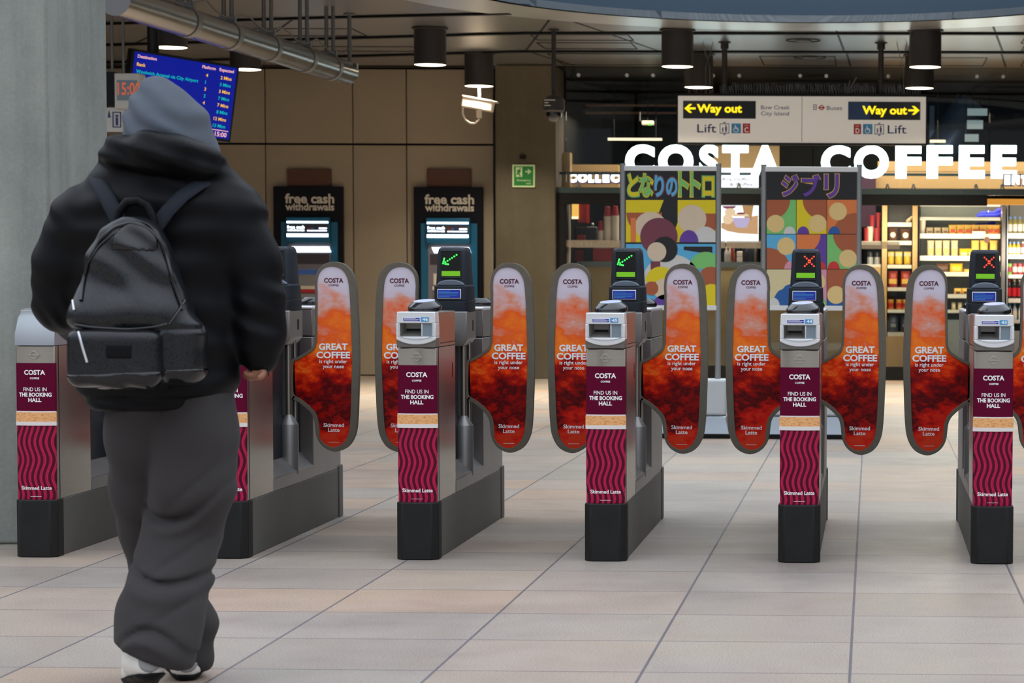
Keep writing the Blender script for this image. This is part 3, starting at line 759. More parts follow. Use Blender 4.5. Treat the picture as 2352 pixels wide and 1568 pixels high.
def cameras():
    # dome camera on a drop pole
    Y = 23.0; x, z = pos(1272, 240, Y); k = S_(Y)
    t = empty('dome_camera', (x, Y, z), 'dark dome security camera at the end of a long drop pole', 'security camera')
    MB().cyl((0, 0, 0.06), (0, 0, CEIL_Z - z), 0.021, seg=16).lathe([(0.05, CEIL_Z - z - 0.014), (0.05, CEIL_Z - z)], seg=20).build('pole', 'lamp_case', t, smooth=40)
    MB().lathe([(0.030, 0.09), (0.075, 0.07), (0.105, 0.045), (0.105, -0.055), (0.085, -0.075)], seg=28).build('housing', 'lamp_case', t, smooth=35)
    MB().lathe([(0.078, -0.075), (0.076, -0.10), (0.062, -0.135), (0.036, -0.158), (0.001, -0.166)], seg=28).build('dome', 'disc_black', t, smooth=60)
    m = MB()
    for i, w in enumerate((0.10, 0.04, 0.06)): m.box(-0.075, -0.075 + w, -0.1075, -0.095, 0.03 - i * 0.025, 0.040 - i * 0.025)
    m.build('label_print', 'sign_grey', t)
    # white camera under the lamp
    Y = 25.45; x, z = pos(1101, 240, Y)
    t = empty('bullet_camera', (x, Y, z), 'cream bullet security camera tilted down under a cylinder lamp', 'security camera')
    rot = Matrix.Rotation(R(10), 3, 'Y')
    def bx(m, *a):
        n0 = len(m.v); m.box(*a)
        for i in range(n0, len(m.v)): m.v[i] = tuple(rot @ Vector(m.v[i]))
        return m
    bx(MB(), -0.18, 0.15, -0.06, 0.06, -0.055, 0.055).build('body', 'cctv_white', t, bevel=0.012)
    bx(MB(), -0.18, 0.185, -0.07, 0.07, 0.048, 0.062).build('sunshield', 'cctv_white', t, bevel=0.004)
    MB().cyl((0.0, 0, 0.05), (0.0, 0, 3.10 - z), 0.012, seg=12).box(-0.028, 0.022, -0.02, 0.02, -0.14, -0.06).build('mount', 'cctv_white', t, smooth=40)
    pts = [(-0.17, -0.02, -0.03 + 0.0), (-0.17, -0.02, -0.10), (-0.14, -0.02, -0.16), (-0.09, -0.02, -0.195), (-0.04, -0.02, -0.195), (0.0, -0.02, -0.15)]
    MB().tube(pts, 0.011, 8).build('cable', 'cctv_white', t, smooth=60)
cameras()
def vents():
    for px, py, w, lab in ((1845, 92, 0.17, 'round ceiling vent just above the way out sign'), (1860, 131, 0.17, 'round ceiling vent above the shop glass, further in')):
        c = Vector(((px - CX) / F, (py - CY) / F, 1.0)); wv = Vector((c.dot(XW), c.dot(YW), c.dot(ZW))); tt = (CEIL_Z - CAM_Z) / wv.z
        t = empty('ceiling_vent', (wv.x * tt, wv.y * tt, CEIL_Z), lab, 'ceiling vent', 'round ceiling vents')
        MB().ring(circle(w, 32, (0, 0)), circle(w - 0.012, 32, (0, 0)), 'z', -0.008, -0.001).build('rim', 'dark_frame', t)
        MB().lathe([(0.085, -0.014), (0.085, -0.001)], seg=24).build('plug', 'rod_grey', t)
vents()

# ------------------------------------------------------------------ way out sign
glow('sign_yellow', (255, 225, 20), 1.25)
glow('sign_face', (206, 200, 190), 0.36, (190, 186, 178))
plain('sign_dark', (26, 28, 32), 0.3)
plain('sign_slate', (44, 70, 108), 0.35)
class Face:
    """A flat front at depth Y: photo pixels to metres, relative to an origin."""
    def __init__(s, Y, ox=0, oz=0): s.Y, s.ox, s.oz = Y, ox, oz
    def p(s, px, py): q = at(px, py, s.Y); return q.x - s.ox, q.z - s.oz
    def box(s, mb, x0, y0, x1, y1, f, b):
        (a, d), (c, e) = s.p(x0, y1), s.p(x1, y0); return mb.box(a, c, f, b, d, e)
    def text(s, mb, txt, x0, x1, base, cap, y, bold=0.0):
        k = s.Y / F; x, z = s.p((x0 + x1) / 2, base); write(mb, txt, x, z, (x1 - x0) * k, cap * k, y, bold)
    def poly(s, mb, pts, f, b): return mb.prism([s.p(*q) for q in pts], 'y', f, b)
def man(mb, f, cx, cy, h, y0, y1):
    """Small standing figure symbol."""
    mb.prism([f.p(cx + h * .12 * math.cos(a * PI / 5), cy - h * .38 + h * .12 * math.sin(a * PI / 5)) for a in range(10)], 'y', y0, y1)
    f.poly(mb, [(cx - h * .16, cy - h * .22), (cx + h * .16, cy - h * .22), (cx + h * .12, cy + h * .1), (cx + h * .1, cy + h * .5), (cx - h * .1, cy + h * .5), (cx - h * .12, cy + h * .1)], y0, y1)
def way_out():
    Y = 24.1; x0, z0 = pos(1557, 327, Y); x1, z1 = pos(2127, 222, Y)
    t = empty('way_out_sign', (x0, Y, z0), 'wide cream hanging sign pointing both ways to the way out and lifts', 'sign')
    f = Face(Y, x0, z0); w, h = x1 - x0, z1 - z0
    MB().box(0, w, 0, 0.16, 0, h).build('panel', 'sign_face', t, bevel=0.004)
    MB().box(-0.012, w + 0.012, -0.006, 0.17, h, h + 0.022).box(-0.012, w + 0.012, -0.004, 0.17, -0.016, 0.0).box(-0.014, 0, -0.004, 0.17, 0, h).box(w, w + 0.014, -0.004, 0.17, 0, h).build('frame', 'dark_frame', t)
    m = MB(); f.box(m, 1569, 232, 1736, 272, -0.006, 0.0); m.build('dark_band', 'sign_dark', t); m = MB(); f.box(m, 1948, 234, 2114, 275, -0.006, 0.0); m_ = m.build('dark_band', 'sign_dark', t)
    m = MB(); f.box(m, 1949, 235, 1998, 274, -0.0075, -0.005); m.build('slate_band', 'sign_slate', m_)
    f.box(MB(), 1841.2, 222, 1842.6, 326, -0.001, 0.001).build('joint', 'dark_frame', t)
    for c, s, yc, tx in ((1586, 1, 249, (1601, 1704, 258)), (2098, -1, 253.5, (1981, 2083, 262))):
        m = MB(); f.text(m, 'Way out', *tx, 18, -0.009, 0.035)
        f.poly(m, [(c - s * 6, yc - 2.3), (c + s * 12, yc - 2.3), (c + s * 12, yc + 2.3), (c - s * 6, yc + 2.3)], -0.010, -0.0085)
        f.poly(m, [(c - s * 14, yc), (c - s * 2.5, yc - 10), (c + s * 4, yc - 10), (c - s * 6, yc), (c + s * 4, yc + 10), (c - s * 2.5, yc + 10)], -0.010, -0.0085)
        m.build('way_out_lettering', 'sign_yellow', t)
    m = MB(); y = -0.002
    f.text(m, 'Bow Creek', 1748, 1814, 251, 9, y); f.text(m, 'City Island', 1748, 1812, 265, 9, y); f.text(m, 'Buses', 1899, 1934, 252.5, 9.5, y)
    f.text(m, 'Lift', 1601.5, 1645, 304, 19, y, .005); f.text(m, 'Lift', 2039, 2082, 306.5, 19, y, .005)
    for c, cy in ((1664, 295), (2019.5, 297)):
        m.ring([f.p(c - 11, cy - 11.5), f.p(c + 11, cy - 11.5), f.p(c + 11, cy + 11.5), f.p(c - 11, cy + 11.5)], [f.p(c - 9.5, cy - 10), f.p(c + 9.5, cy - 10), f.p(c + 9.5, cy + 10), f.p(c - 9.5, cy + 10)], 'y', y, 0)
        man(m, f, c + 3.5, cy, 16, y, 0); man(m, f, c - 4, cy + 2.5, 11, y, 0)
        f.poly(m, [(c - 4, cy - 12.5), (c + 4, cy - 12.5), (c, cy - 15.5)], y, 0); f.poly(m, [(c - 4, cy + 12.5), (c + 4, cy + 12.5), (c, cy + 15.5)], y, 0)
    m.ring([f.p(1868, 240), f.p(1876, 240), f.p(1876, 252), f.p(1868, 252)], [f.p(1869, 241.5), f.p(1875, 241.5), f.p(1875, 250.5), f.p(1869, 250.5)], 'y', y, 0); f.box(m, 1868, 245, 1876, 246.5, y, 0)
    m.build('navy_lettering', 'print_navy', t)
    m = MB(); c = (1887, 247); m.ring([f.p(c[0] + 6 * math.cos(a * PI / 10), c[1] + 6 * math.sin(a * PI / 10)) for a in range(20)], [f.p(c[0] + 4 * math.cos(a * PI / 10), c[1] + 4 * math.sin(a * PI / 10)) for a in range(20)], 'y', y, 0)
    f.box(m, 1879.5, 245.7, 1894.5, 248.6, y - .001, 0); f.box(m, 1706, 283.5, 1723, 306, y, 0); f.box(m, 1961, 285, 1978, 308, y, 0); r_ = m.build('red_symbols', 'print_red', t)
    m = MB(); f.box(m, 1680, 283.5, 1702, 306, y, 0); f.box(m, 1982, 285, 2004, 308, y, 0); b_ = m.build('blue_symbols', 'print_sky', t)
    m = MB()
    f.text(m, 'C', 1709.5, 1719.5, 303.5, 11, y - .002, .03); f.text(m, 'D', 1965, 1974.5, 305.5, 11, y - .002, .03); f.text(m, 'Lift', 1710, 1719, 289.5, 3.5, y - .002); f.text(m, 'Lift', 1965, 1974, 291, 3.5, y - .002)
    for c, cy in ((1691, 295), (1993, 297)):
        m.ring([f.p(c - 0.5 + 6.2 * math.cos(a * PI / 8), cy + 3 + 6.2 * math.sin(a * PI / 8)) for a in range(16)], [f.p(c - 0.5 + 4.7 * math.cos(a * PI / 8), cy + 3 + 4.7 * math.sin(a * PI / 8)) for a in range(16)], 'y', y - .002, y)
        f.poly(m, [(c - 3, cy - 8), (c - 0.5, cy - 8), (c, cy - 1), (c + 4, cy - 1), (c + 6, cy + 6), (c + 4.2, cy + 6), (c + 2.6, cy + 1.2), (c - 2.2, cy + 1.2)], y - .003, y - .001)
    m.build('white_symbols', 'print_white', t)
    for px, n in ((1663, 0), (2023, 1)):
        x = f.p(px, 200)[0]
        MB().cyl((x, 0.08, h), (x, 0.08, CEIL_Z - z0), 0.027, seg=16).lathe([(0.062, CEIL_Z - z0 - 0.012), (0.062, CEIL_Z - z0)], (x, 0.08, 0), 20).lathe([(0.04, CEIL_Z - z0 - 0.07), (0.04, CEIL_Z - z0 - 0.012)], (x, 0.08, 0), 16).build('pole', 'lamp_case', t, smooth=35)
    # bird wires and spikes on the top edge
    m = MB(); random.seed(3)
    x = 0.42
    while x < w - 0.05:
        if not (1.95 < x - 0 < 2.02):
            hh = random.uniform(0.09, 0.13); dx = random.uniform(-0.02, 0.02)
            m.tube([(x, 0.05, h + 0.02), (x + dx - 0.012, 0.05, h + hh), (x + dx + 0.008, 0.055, h + hh + 0.004), (x + 0.022, 0.06, h + 0.02)], 0.0022, 4)
        x += 0.026
    for k in range(9): m.tube([(0.10 + k * 0.03, 0.05, h + 0.02), (0.08 + k * 0.035 + random.uniform(-.03, .03), 0.05, h + random.uniform(0.05, 0.12))], 0.002, 4)
    for a, b in ((0.14, 0.16), (0.05, 0.13), (-0.02, 0.10), (0.16, 0.05)): m.tube([(1.66, 0.05, h + 0.03), (1.66 + a * 0.7, 0.05, h + 0.03 + b)], 0.006, 5)
    m.build('bird_wire', 'rod_grey', t)
    for px in (1624, 2071):
        m = MB()
        x = f.p(px, 200)[0]; zt = CEIL_Z - z0
        m.tube([(x - .02, .1, h + .02), (x - .02, .1, zt - .25), (x, .1, zt - .17), (x + .02, .1, zt - .25), (x + .02, .1, h + .02)], 0.004, 5)
        m.tube([(x - .05, .1, zt), (x - .02, .1, zt - .13), (x, .1, zt - .165), (x + .02, .1, zt - .13), (x + .05, .1, zt)], 0.004, 5)
        m.build('safety_wire', 'rod_grey', t)
way_out()

# ------------------------------------------------------------------ emergency exit sign on the column
plain('exit_green', (16, 118, 40), 0.4, var=0.02); plain('exit_cream', (190, 214, 160), 0.5, var=0.02)
def exit_sign():
    Y = 26.84; x0, z0 = pos(1177, 430, Y); x1, z1 = pos(1229, 378, Y); f = Face(Y, x0, z0)
    t = empty('exit_sign', (x0, Y, z0), 'square green emergency exit sign on the olive concrete column', 'sign')
    MB().box(0, x1 - x0, -0.012, 0.004, 0, z1 - z0).build('border', 'exit_cream', t, bevel=0.002)
    m = MB(); f.box(m, 1181, 382, 1225, 426, -0.014, -0.011); g = m.build('panel', 'exit_green', t)
    m = MB(); y = -0.016; f.box(m, 1185, 384, 1200, 406, y, -.0135)
    f.poly(m, [(1207, 392.5), (1215, 392.5), (1211.5, 388), (1214, 388), (1221, 394), (1214, 400), (1211.5, 400), (1215, 395.5), (1207, 395.5)], y, -.0135)
    f.text(m, 'Emergency', 1188, 1220, 416, 4.5, y, .01); f.text(m, 'exit', 1209, 1220, 423, 4.5, y, .01); m.build('symbols', 'exit_cream', g)
    m = MB(); y = -0.018
    f.poly(m, [(1194, 386), (1196.5, 386), (1196.5, 388.5), (1194, 388.5)], y, -.0155); f.poly(m, [(1189, 390), (1195, 389), (1197, 394), (1193.5, 398), (1197, 405), (1194.5, 405.5), (1190, 399), (1187, 403), (1185.5, 401.5), (1190, 394), (1187, 394)], y, -.0155)
    m.build('running_figure', 'exit_green', g)
    (xa, za), (xb, zb) = pos(1195, 357, Y), pos(1208, 365, Y)
    q = MB().box(xa, xb, Y - 0.03, Y + 0.01, zb, za).build('wall_socket', 'near_black', bevel=0.004); tag(q, 'tiny black bracket on the column above the green exit sign', 'bracket')
exit_sign()

# ------------------------------------------------------------------ cash machines
plain('atm_navy', (7, 7, 16), 0.45, var=0.02, spec=0.2); plain('atm_teal', (0, 92, 128), 0.4, var=0.03); plain('atm_grey', (120, 116, 124), 0.45); plain('atm_dark', (58, 55, 62), 0.5)
plain('atm_lettering', (214, 206, 190), 0.5, var=0.01); glow('atm_light', (225, 240, 255), 3.2); glow('atm_screen', (40, 70, 120), 0.6)
plain('brown_board', (86, 52, 36), 0.6)
def atm(dx, lab, lab2):
    Y = 27.385; x0, z0 = pos(633 + dx, 690, Y); x1, z1 = pos(790 + dx, 429 + dx * 0.004, Y); z0 = 0.03
    f = Face(Y - 0.08, x0, 0); t = empty('cash_machine', (x0, Y, 0), lab, 'cash machine', 'cash machines on the panel wall')
    dy = dx * 0.006
    X = lambda p: p + dx
    m = MB(); m.box(0, x1 - x0, -0.075, 0.0, z0, z1); m.build('surround', 'atm_navy', t, bevel=0.006)
    m = MB(); f.text(m, 'free cash', X(654), X(768), 466 + dy, 21, -0.078, .03); f.text(m, 'withdrawals', X(655), X(768), 482.5 + dy, 16, -0.078, .03); m.build('lettering', 'atm_lettering', t)
    m = MB(); a0, a1 = f.p(X(646), 506)[0], f.p(X(776), 506)[0]; m.box(a0, a1, -0.105, -0.07, 0.25, f.p(0, 506 + dy)[1]); m.build('fascia', 'atm_teal', t, bevel=0.004)
    m = MB(); f.box(m, X(661), 499 + dy, X(761), 558 + dy, -0.17, -0.10); hd = m.build('header_box', 'atm_teal', t, bevel=0.008)
    m = MB(); f.box(m, X(663), 515 + dy, X(758), 535 + dy, -0.174, -0.165); m.build('header_screen', 'atm_dark', hd)
    m = MB(); f.box(m, X(663), 508.5 + dy, X(758), 512.5 + dy, -0.176, -0.168); f.box(m, X(663), 537 + dy, X(758), 544 + dy, -0.176, -0.168); m.build('light_bar', 'atm_light', hd)
    m = MB(); f.text(m, 'free cash', X(664), X(704), 525 + dy, 7, -0.177, .02); f.text(m, 'withdrawals', X(664), X(704), 531 + dy, 5, -0.177, .02); f.box(m, X(710), 529 + dy, X(755), 531 + dy, -0.177, -0.174)
    f.box(m, X(737), 523 + dy, X(755), 526 + dy, -0.177, -0.174); m.build('header_lettering', 'atm_light', hd)
    for i, c in enumerate(('print_red', 'print_sky', 'print_blue')):
        m = MB(); f.box(m, X(711 + i * 8), 523 + dy, X(717 + i * 8), 526 + dy, -0.177, -0.174); m.build('card_mark', c, hd)
    # recess with its light, screen, keys
    m = MB(); f.box(m, X(664), 560 + dy, X(760), 700, -0.112, -0.10); rc = m.build('recess', 'atm_grey', t)
    m = MB(); f.box(m, X(668), 582 + dy, X(758), 606 + dy, -0.118, -0.108); m.build('visor', 'atm_dark', rc)
    m = MB(); f.poly(m, [(X(672), 566 + dy), (X(757), 566 + dy), (X(762), 579 + dy), (X(678), 579 + dy)], -0.125, -0.110); m.build('recess_light', 'atm_light', rc)
    m = MB(); f.box(m, X(684), 617 + dy, X(742), 655 + dy, -0.118, -0.108); sc = m.build('screen', 'slot_grey', rc)
    m = MB(); f.box(m, X(686), 619 + dy, X(740), 630 + dy, -0.120, -0.116); m.build('screen_banner', 'atm_screen', sc)
    m = MB(); f.box(m, X(676), 626 + dy, X(684), 652 + dy, -0.120, -0.11); f.box(m, X(674), 656 + dy, X(744), 664 + dy, -0.13, -0.11); m.build('key_strip', 'cctv_white', rc)
    m = MB(); f.box(m, X(685), 664 + dy, X(728), 672 + dy, -0.135, -0.11); m.build('card_slot', 'print_red', rc)
    m = MB(); f.box(m, X(676), 674 + dy, X(748), 700 + dy, -0.145, -0.11); m.build('keypad', 'slot_grey', rc, bevel=0.006)
    (xa, za), (xb, zb) = pos(661 + dx, 388, Y), pos(762 + dx, 430, Y)
    b = MB().box(xa, xb, Y - 0.03, Y - 0.0, z1 + 0.0, za).build('blanking_board', 'brown_board', bevel=0.003); tag(b, lab2, 'board', 'brown boards over the cash machines')
atm(0, 'teal and navy cash machine nearer the departure board', 'plain brown board above the cash machine nearer the departure board')
atm(321, 'teal and navy cash machine nearer the concrete column', 'plain brown board above the cash machine nearer the concrete column')

# ------------------------------------------------------------------ banner stands
plain('post_grey', (150, 152, 152), 0.4, 0.4, var=0.04); plain('banner_white', (225, 225, 222), 0.45, var=0.02); plain('banner_black', (26, 27, 30), 0.5)
plain('base_white', (190, 195, 196), 0.45, var=0.05); plain('base_steel', (140, 146, 152), 0.3, 0.7, var=0.1, scale=5)
PAL = dict(bk=(28, 28, 30), yw=(232, 208, 20), br=(172, 92, 56), bg=(222, 200, 172), wn=(120, 58, 72), wh=(214, 212, 206), bl=(92, 180, 222), gr=(126, 200, 112), pu=(100, 62, 156), og=(230, 128, 66), rd=(205, 52, 44), sk=(232, 200, 132),
           nb=(34, 92, 160), cr=(222, 208, 160), gy=(150, 156, 164), pk=(222, 150, 170), tn=(222, 178, 96))
for k_, c_ in PAL.items(): plain('ink_' + k_, c_, 0.6, var=0.03)
def glyph(mb, f, ch, x0, x1, y0, y1, y, bold):
    vs, fs = text_verts(ch, bold, 4)
    a0, a1 = min(v[0] for v in vs), max(v[0] for v in vs); b0, b1 = min(v[1] for v in vs), max(v[1] for v in vs)
    (X0, Z0), (X1, Z1) = f.p(x0, y1), f.p(x1, y0)
    mb.add([(X0 + (v[0] - a0) / (a1 - a0) * (X1 - X0), y, Z0 + (v[1] - b0) / (b1 - b0) * (Z1 - Z0)) for v in vs], fs)
def stand(xa, xb, xp0, xp1, yt, yb, label, art):
    Y = 17.27; t0 = at((xa + xb) / 2, 1003, Y)
    t = empty('banner_stand', (t0.x, Y, 0), label, 'banner stand', 'banner stands behind the gates')
    f = Face(Y, t0.x, 0)
    for px in (xa, xb):
        x, zt = f.p(px, yt - 1)
        MB().cyl((x, 0.03, 0.30), (x, 0.03, zt), 0.020, seg=16).cyl((x, 0.03, zt), (x, 0.03, zt + 0.012), 0.021, seg=16).build('post', 'post_grey', t, smooth=40)
    a, b = f.p(xp0, 400)[0], f.p(xp1, 400)[0]; zt, zb = f.p(xp0, yt)[1], f.p(xp0, yb)[1]
    for r0, r1 in ((zt - 0.036, zt), (zb - 0.02, zb + 0.015)): MB().box(a - .01, b + .01, 0.012, 0.048, r0, r1).build('rail', 'banner_white', t, bevel=0.004)
    p = MB().box(a, b, 0.02, 0.04, zb, zt - 0.03).build('panel', 'ink_bk', t)
    art(f, p)
    xl, xr = f.p(xa, 900)[0] - 0.06, f.p(xb, 900)[0] + 0.06
    MB().box(xl, xr, -0.06, 0.14, 0.155, 0.414).build('base_block', 'base_white', t, bevel=0.02, seg=3)
    MB().loft([[(xl - .03, -.16, 0.03), (xr + .03, -.16, 0.03), (xr + .03, .24, 0.03), (xl - .03, .24, 0.03)], [(xl, -.08, 0.154), (xr, -.08, 0.154), (xr, .16, 0.154), (xl, .16, 0.154)]]).build('base_skirt', 'base_steel', t, bevel=0.006)
    MB().box(xl - .035, xr + .035, -0.165, 0.245, 0, 0.034).build('base_foot', 'near_black', t, bevel=0.004)
def blob(f, p, ink, x0, x1, y0, y1, layer, a0=0, a1=360, clip=None, name='colour_shape', pw=1.0):
    cx, cy, rx, ry = (x0 + x1) / 2, (y0 + y1) / 2, (x1 - x0) / 2, (y1 - y0) / 2
    pts = []
    for i in range(33):
        a = R(a0 + (a1 - a0) * i / 32); c, s = math.cos(a), math.sin(a)
        X = cx + rx * math.copysign(abs(c) ** pw, c); Yp = cy - ry * math.copysign(abs(s) ** pw, s)
        if clip: X = min(max(X, clip[0]), clip[1]); Yp = min(max(Yp, clip[2]), clip[3])
        pts.append((X, Yp))
    if a1 - a0 >= 360: pts = pts[:-1]
    m = MB(); f.poly(m, pts, 0.0195 - layer * 0.0007, 0.0205 - layer * 0.0007); return m.build(name, 'ink_' + ink, p)
def art_left(f, p):
    for ch, x0, x1, y0, y1, fill, line in (('と', 1441, 1467, 397, 452, 'yw', 'gr'), ('な', 1467, 1500, 398, 452, 'gr', 'yw'), ('り', 1502, 1525, 401, 453, 'bl', 'wn'), ('の', 1529, 1556, 406, 452, 'bl', 'wn'),
                                           ('ト', 1558, 1581, 393, 452, 'gr', 'yw'), ('ト', 1585, 1608, 393, 452, 'gr', 'yw'), ('ロ', 1613, 1640, 404, 452, 'yw', 'gr')):
        m = MB(); glyph(m, f, ch, x0 - 2, x1 + 2, y0 - 1.5, y1 + 1.5, 0.0190, 0.068); m.build('title_outline', 'ink_' + line, p)
        m = MB(); glyph(m, f, ch, x0 + .5, x1 - .5, y0 + 1, y1 - 1, 0.0180, 0.040); m.build('title_letter', 'ink_' + fill, p)
    C = (1437, 1643, 457, 703)
    B = lambda ink, x0, x1, y0, y1, L, a0=0, a1=360, pw=1.0: blob(f, p, ink, x0, x1, y0, y1, L, a0, a1, C, pw=pw)
    def Q(ink, pts, L): m = MB(); f.poly(m, pts, 0.0195 - L * .0007, 0.0205 - L * .0007); m.build('colour_shape', 'ink_' + ink, p)
    Q('yw', [(1437, 459), (1524, 459), (1512, 490), (1516, 520), (1500, 556), (1437, 556)], 1); Q('yw', [(1556, 459), (1643, 459), (1643, 556), (1540, 556), (1556, 510)], 1)
    B('br', 1438, 1520, 440, 536, 2, 180, 360); B('bg', 1458, 1530, 486, 552, 3); B('br', 1562, 1660, 440, 540, 2, 180, 360); B('bg', 1556, 1622, 470, 536, 3); Q('og', [(1448, 500), (1460, 500), (1460, 556), (1448, 556)], 4); B('wh', 1590, 1650, 520, 592, 4, 0, 180); B('pu', 1560, 1604, 528, 584, 5, 0, 180)
    Q('bl', [(1437, 560), (1643, 560), (1643, 703), (1437, 703)], 2); Q('bk', [(1570, 566), (1636, 566), (1636, 584), (1570, 574)], 3)
    B('wn', 1470, 1556, 500, 586, 6); B('bk', 1497, 1556, 543, 602, 7); B('bg', 1486, 1530, 556, 600, 8); B('wh', 1474, 1610, 584, 720, 5, 0, 180); Q('wn', [(1494, 600), (1516, 600), (1516, 652), (1494, 652)], 7)
    B('gr', 1582, 1660, 578, 656, 5, 0, 180); B('br', 1604, 1660, 612, 668, 6); B('yw', 1606, 1662, 652, 708, 7); B('yw', 1482, 1552, 612, 682, 8, 0, 180); B('bg', 1500, 1548, 640, 688, 9); B('br', 1480, 1512, 646, 678, 10); B('pu', 1496, 1560, 676, 740, 9, 0, 180)
def art_right(f, p):
    for ch, x0, x1, y0, y1 in (('ジ', 1793, 1836, 399, 452), ('ブ', 1839, 1886, 399, 453), ('リ', 1891, 1929, 398, 456)):
        m = MB(); glyph(m, f, ch, x0, x1, y0, y1, 0.0190, 0.062); m.build('title_outline', 'ink_tn', p)
        m = MB(); glyph(m, f, ch, x0 + 1.8, x1 - 1.8, y0 + 1.5, y1 - 1.5, 0.0180, 0.034); m.build('title_letter', 'ink_pu', p)
    xs, ys = (1760, 1829, 1899, 1969), (458, 537.5, 618, 703)
    cells = [('gr', 'br', 'sk', 'wh'), ('yw', 'br', 'sk', 'pu'), ('og', 'br', 'sk', 'nb'), ('bl', 'br', 'sk', 'pk'), ('pu', 'og', 'sk', 'rd'), ('gr', 'br', 'sk', 'rd'), ('cr', 'nb', 'cr', 'wh'), ('pk', 'br', 'sk', 'gr'), ('nb', 'br', 'sk', 'pu')]
    for i, (c0, c1, c2, c3) in enumerate(cells):
        a, b = xs[i % 3] + .7, xs[i % 3 + 1] - .7; c, d = ys[i // 3] + .7, ys[i // 3 + 1] - .7
        m = MB(); f.poly(m, [(a, c), (b, c), (b, d), (a, d)], 0.0185, 0.0196); m.build('colour_tile', 'ink_' + c0, p)
        C = (a, b, c, d); w, h = b - a, d - c
        k = i % 4; r = h * .62
        cx, cy = ((a, c), (b, c), (b, d), (a, d))[k]                     # plain quarter and half discs
        blob(f, p, c1, cx - w * .80, cx + w * .80, cy - r, cy + r, 3, 0, 360, C)
        ox, oy = a + w * (.30, .70, .36, .66)[k], d - h * .30 if k < 2 else c + h * .34
        blob(f, p, c2, ox - w * .30, ox + w * .30, oy - w * .30, oy + w * .30, 4, 0, 360, C)
        blob(f, p, c3, a + w * (.58, .02, .04, .60)[k], a + w * (.98, .42, .44, 1.0)[k], d - h * .22, d + h * .22, 5, 0, 180, C)
stand(1429.5, 1649.5, 1436, 1643, 380, 705, 'banner stand with seven outlined colourful letters over overlapping round colour shapes', art_left)
stand(1754, 1973.5, 1760, 1969, 382, 706, 'banner stand with three purple letters over a grid of coloured tiles', art_right)

# ------------------------------------------------------------------ coffee shop: shell
plain('shop_dark', (13, 12, 12), 0.7, var=0.15, scale=2, spec=0.1); plain('shop_beige', (196, 160, 112), 0.5, var=0.05, scale=2); plain('wood_light', (206, 166, 110), 0.45, var=0.1, scale=4, stretch=(8, 8, 0.5))
plain('shop_brick', (120, 84, 62), 0.7, var=0.3, scale=10, stretch=(1, 1, 4)); plain('shelf_white', (226, 216, 200), 0.45, var=0.03); plain('purple_wall', (72, 36, 62), 0.5); plain('green_beam', (62, 76, 74), 0.25)
plain('fridge_back', (120, 124, 120), 0.4); plain('cup_red', (168, 40, 48), 0.45); plain('cup_cream', (236, 214, 196), 0.5, var=0.02); plain('machine_black', (24, 20, 20), 0.3); plain('panel_red', (150, 28, 20), 0.35)
glow('warm_strip', (255, 226, 190), 1.6); glow('yellow_box', (255, 190, 90), 1.1); glow('menu_white', (250, 246, 255), 1.5, (200, 200, 200)); glow('orange_strip', (235, 160, 60), 0.8); glow('ceiling_tile', (170, 186, 190), 0.5); glow('green_spot', (60, 255, 40), 2.0)
glass('shop_glass')
k = NT('frosted_band'); k.t.nodes.remove(k.b); tr = k.n('ShaderNodeBsdfTransparent'); df = k.n('ShaderNodeBsdfDiffuse'); df.inputs[0].default_value = rgb((150, 140, 124)); mx = k.n('ShaderNodeMixShader'); mx.inputs[0].default_value = 0.55
k.l(tr.outputs[0], mx.inputs[1]); k.l(df.outputs[0], mx.inputs[2]); k.l(mx.outputs[0], k.out.inputs[0]); M['frosted_band'] = k.m
FX = Face(SHOP_Y)
def px_(x, y=600, Y=SHOP_Y): return at(x, y, Y).x
def pz_(y, x=1700, Y=SHOP_Y): return at(x, y, Y).z
zb0, zb1, zb2 = pz_(862), pz_(470), pz_(446)
zg = pz_(432)
edges = [1300, 1470, 1667, 1866, 2067, 2270, 2470, 2670, 2870]
for i, (a, b) in enumerate(zip(edges, edges[1:])):
    xa, xb = px_(a) + 0.004, px_(b) - 0.004
    w = struct(MB().box(xa, xb, SHOP_Y, SHOP_Y + 0.012, zg, CEIL_Z - 0.01).build('window_%d' % (i + 1), 'shop_glass'))
    if a < 2200: MB().box(xa, xb, SHOP_Y, SHOP_Y + 0.012, pz_(840), zb1).build('pane', 'shop_glass', w)
    if a < 2067: MB().box(xa, xb, SHOP_Y - 0.002, SHOP_Y - 0.0005, pz_(570), pz_(553)).build('frosted_band', 'frosted_band', w)
    for q in (0.14, -0.14):
        x = (xa if q > 0 else xb) + q
        MB().cyl((x, SHOP_Y - 0.03, pz_(174)), (x, SHOP_Y + 0.02, pz_(174)), 0.020, seg=14).build('glass_bolt', 'steel_bright', w, smooth=40)
        m = MB(); zc = pz_(424); m.cyl((x, SHOP_Y - 0.04, zc), (x, SHOP_Y + 0.02, zc), 0.018, seg=12)
        for s in (-1, 1): m.tube([(x, SHOP_Y - 0.03, zc), (x + s * 0.05, SHOP_Y - 0.03, pz_(442))], 0.009, 6)
        m.build('glass_clamp', 'steel_dark', w, smooth=40)
struct(MB().box(px_(1272), 5, SHOP_Y - 0.05, SHOP_Y + 0.05, zb2, zg).build('trim_4', 'green_beam', bevel=0.004))
struct(MB().box(px_(1272), px_(2266), SHOP_Y - 0.06, SHOP_Y + 0.08, zb1, zb2 - .002).build('trim_5', 'dark_frame'))
struct(MB().box(px_(1272), px_(1299), SHOP_Y - 0.06, SHOP_Y + 0.08, 0, zb1 - .002).build('trim_6', 'dark_frame'))
struct(MB().box(px_(1299), 5, SHOP_Y - 0.04, SHOP_Y + 0.06, 0, pz_(840)).build('trim_7', 'dark_frame'))
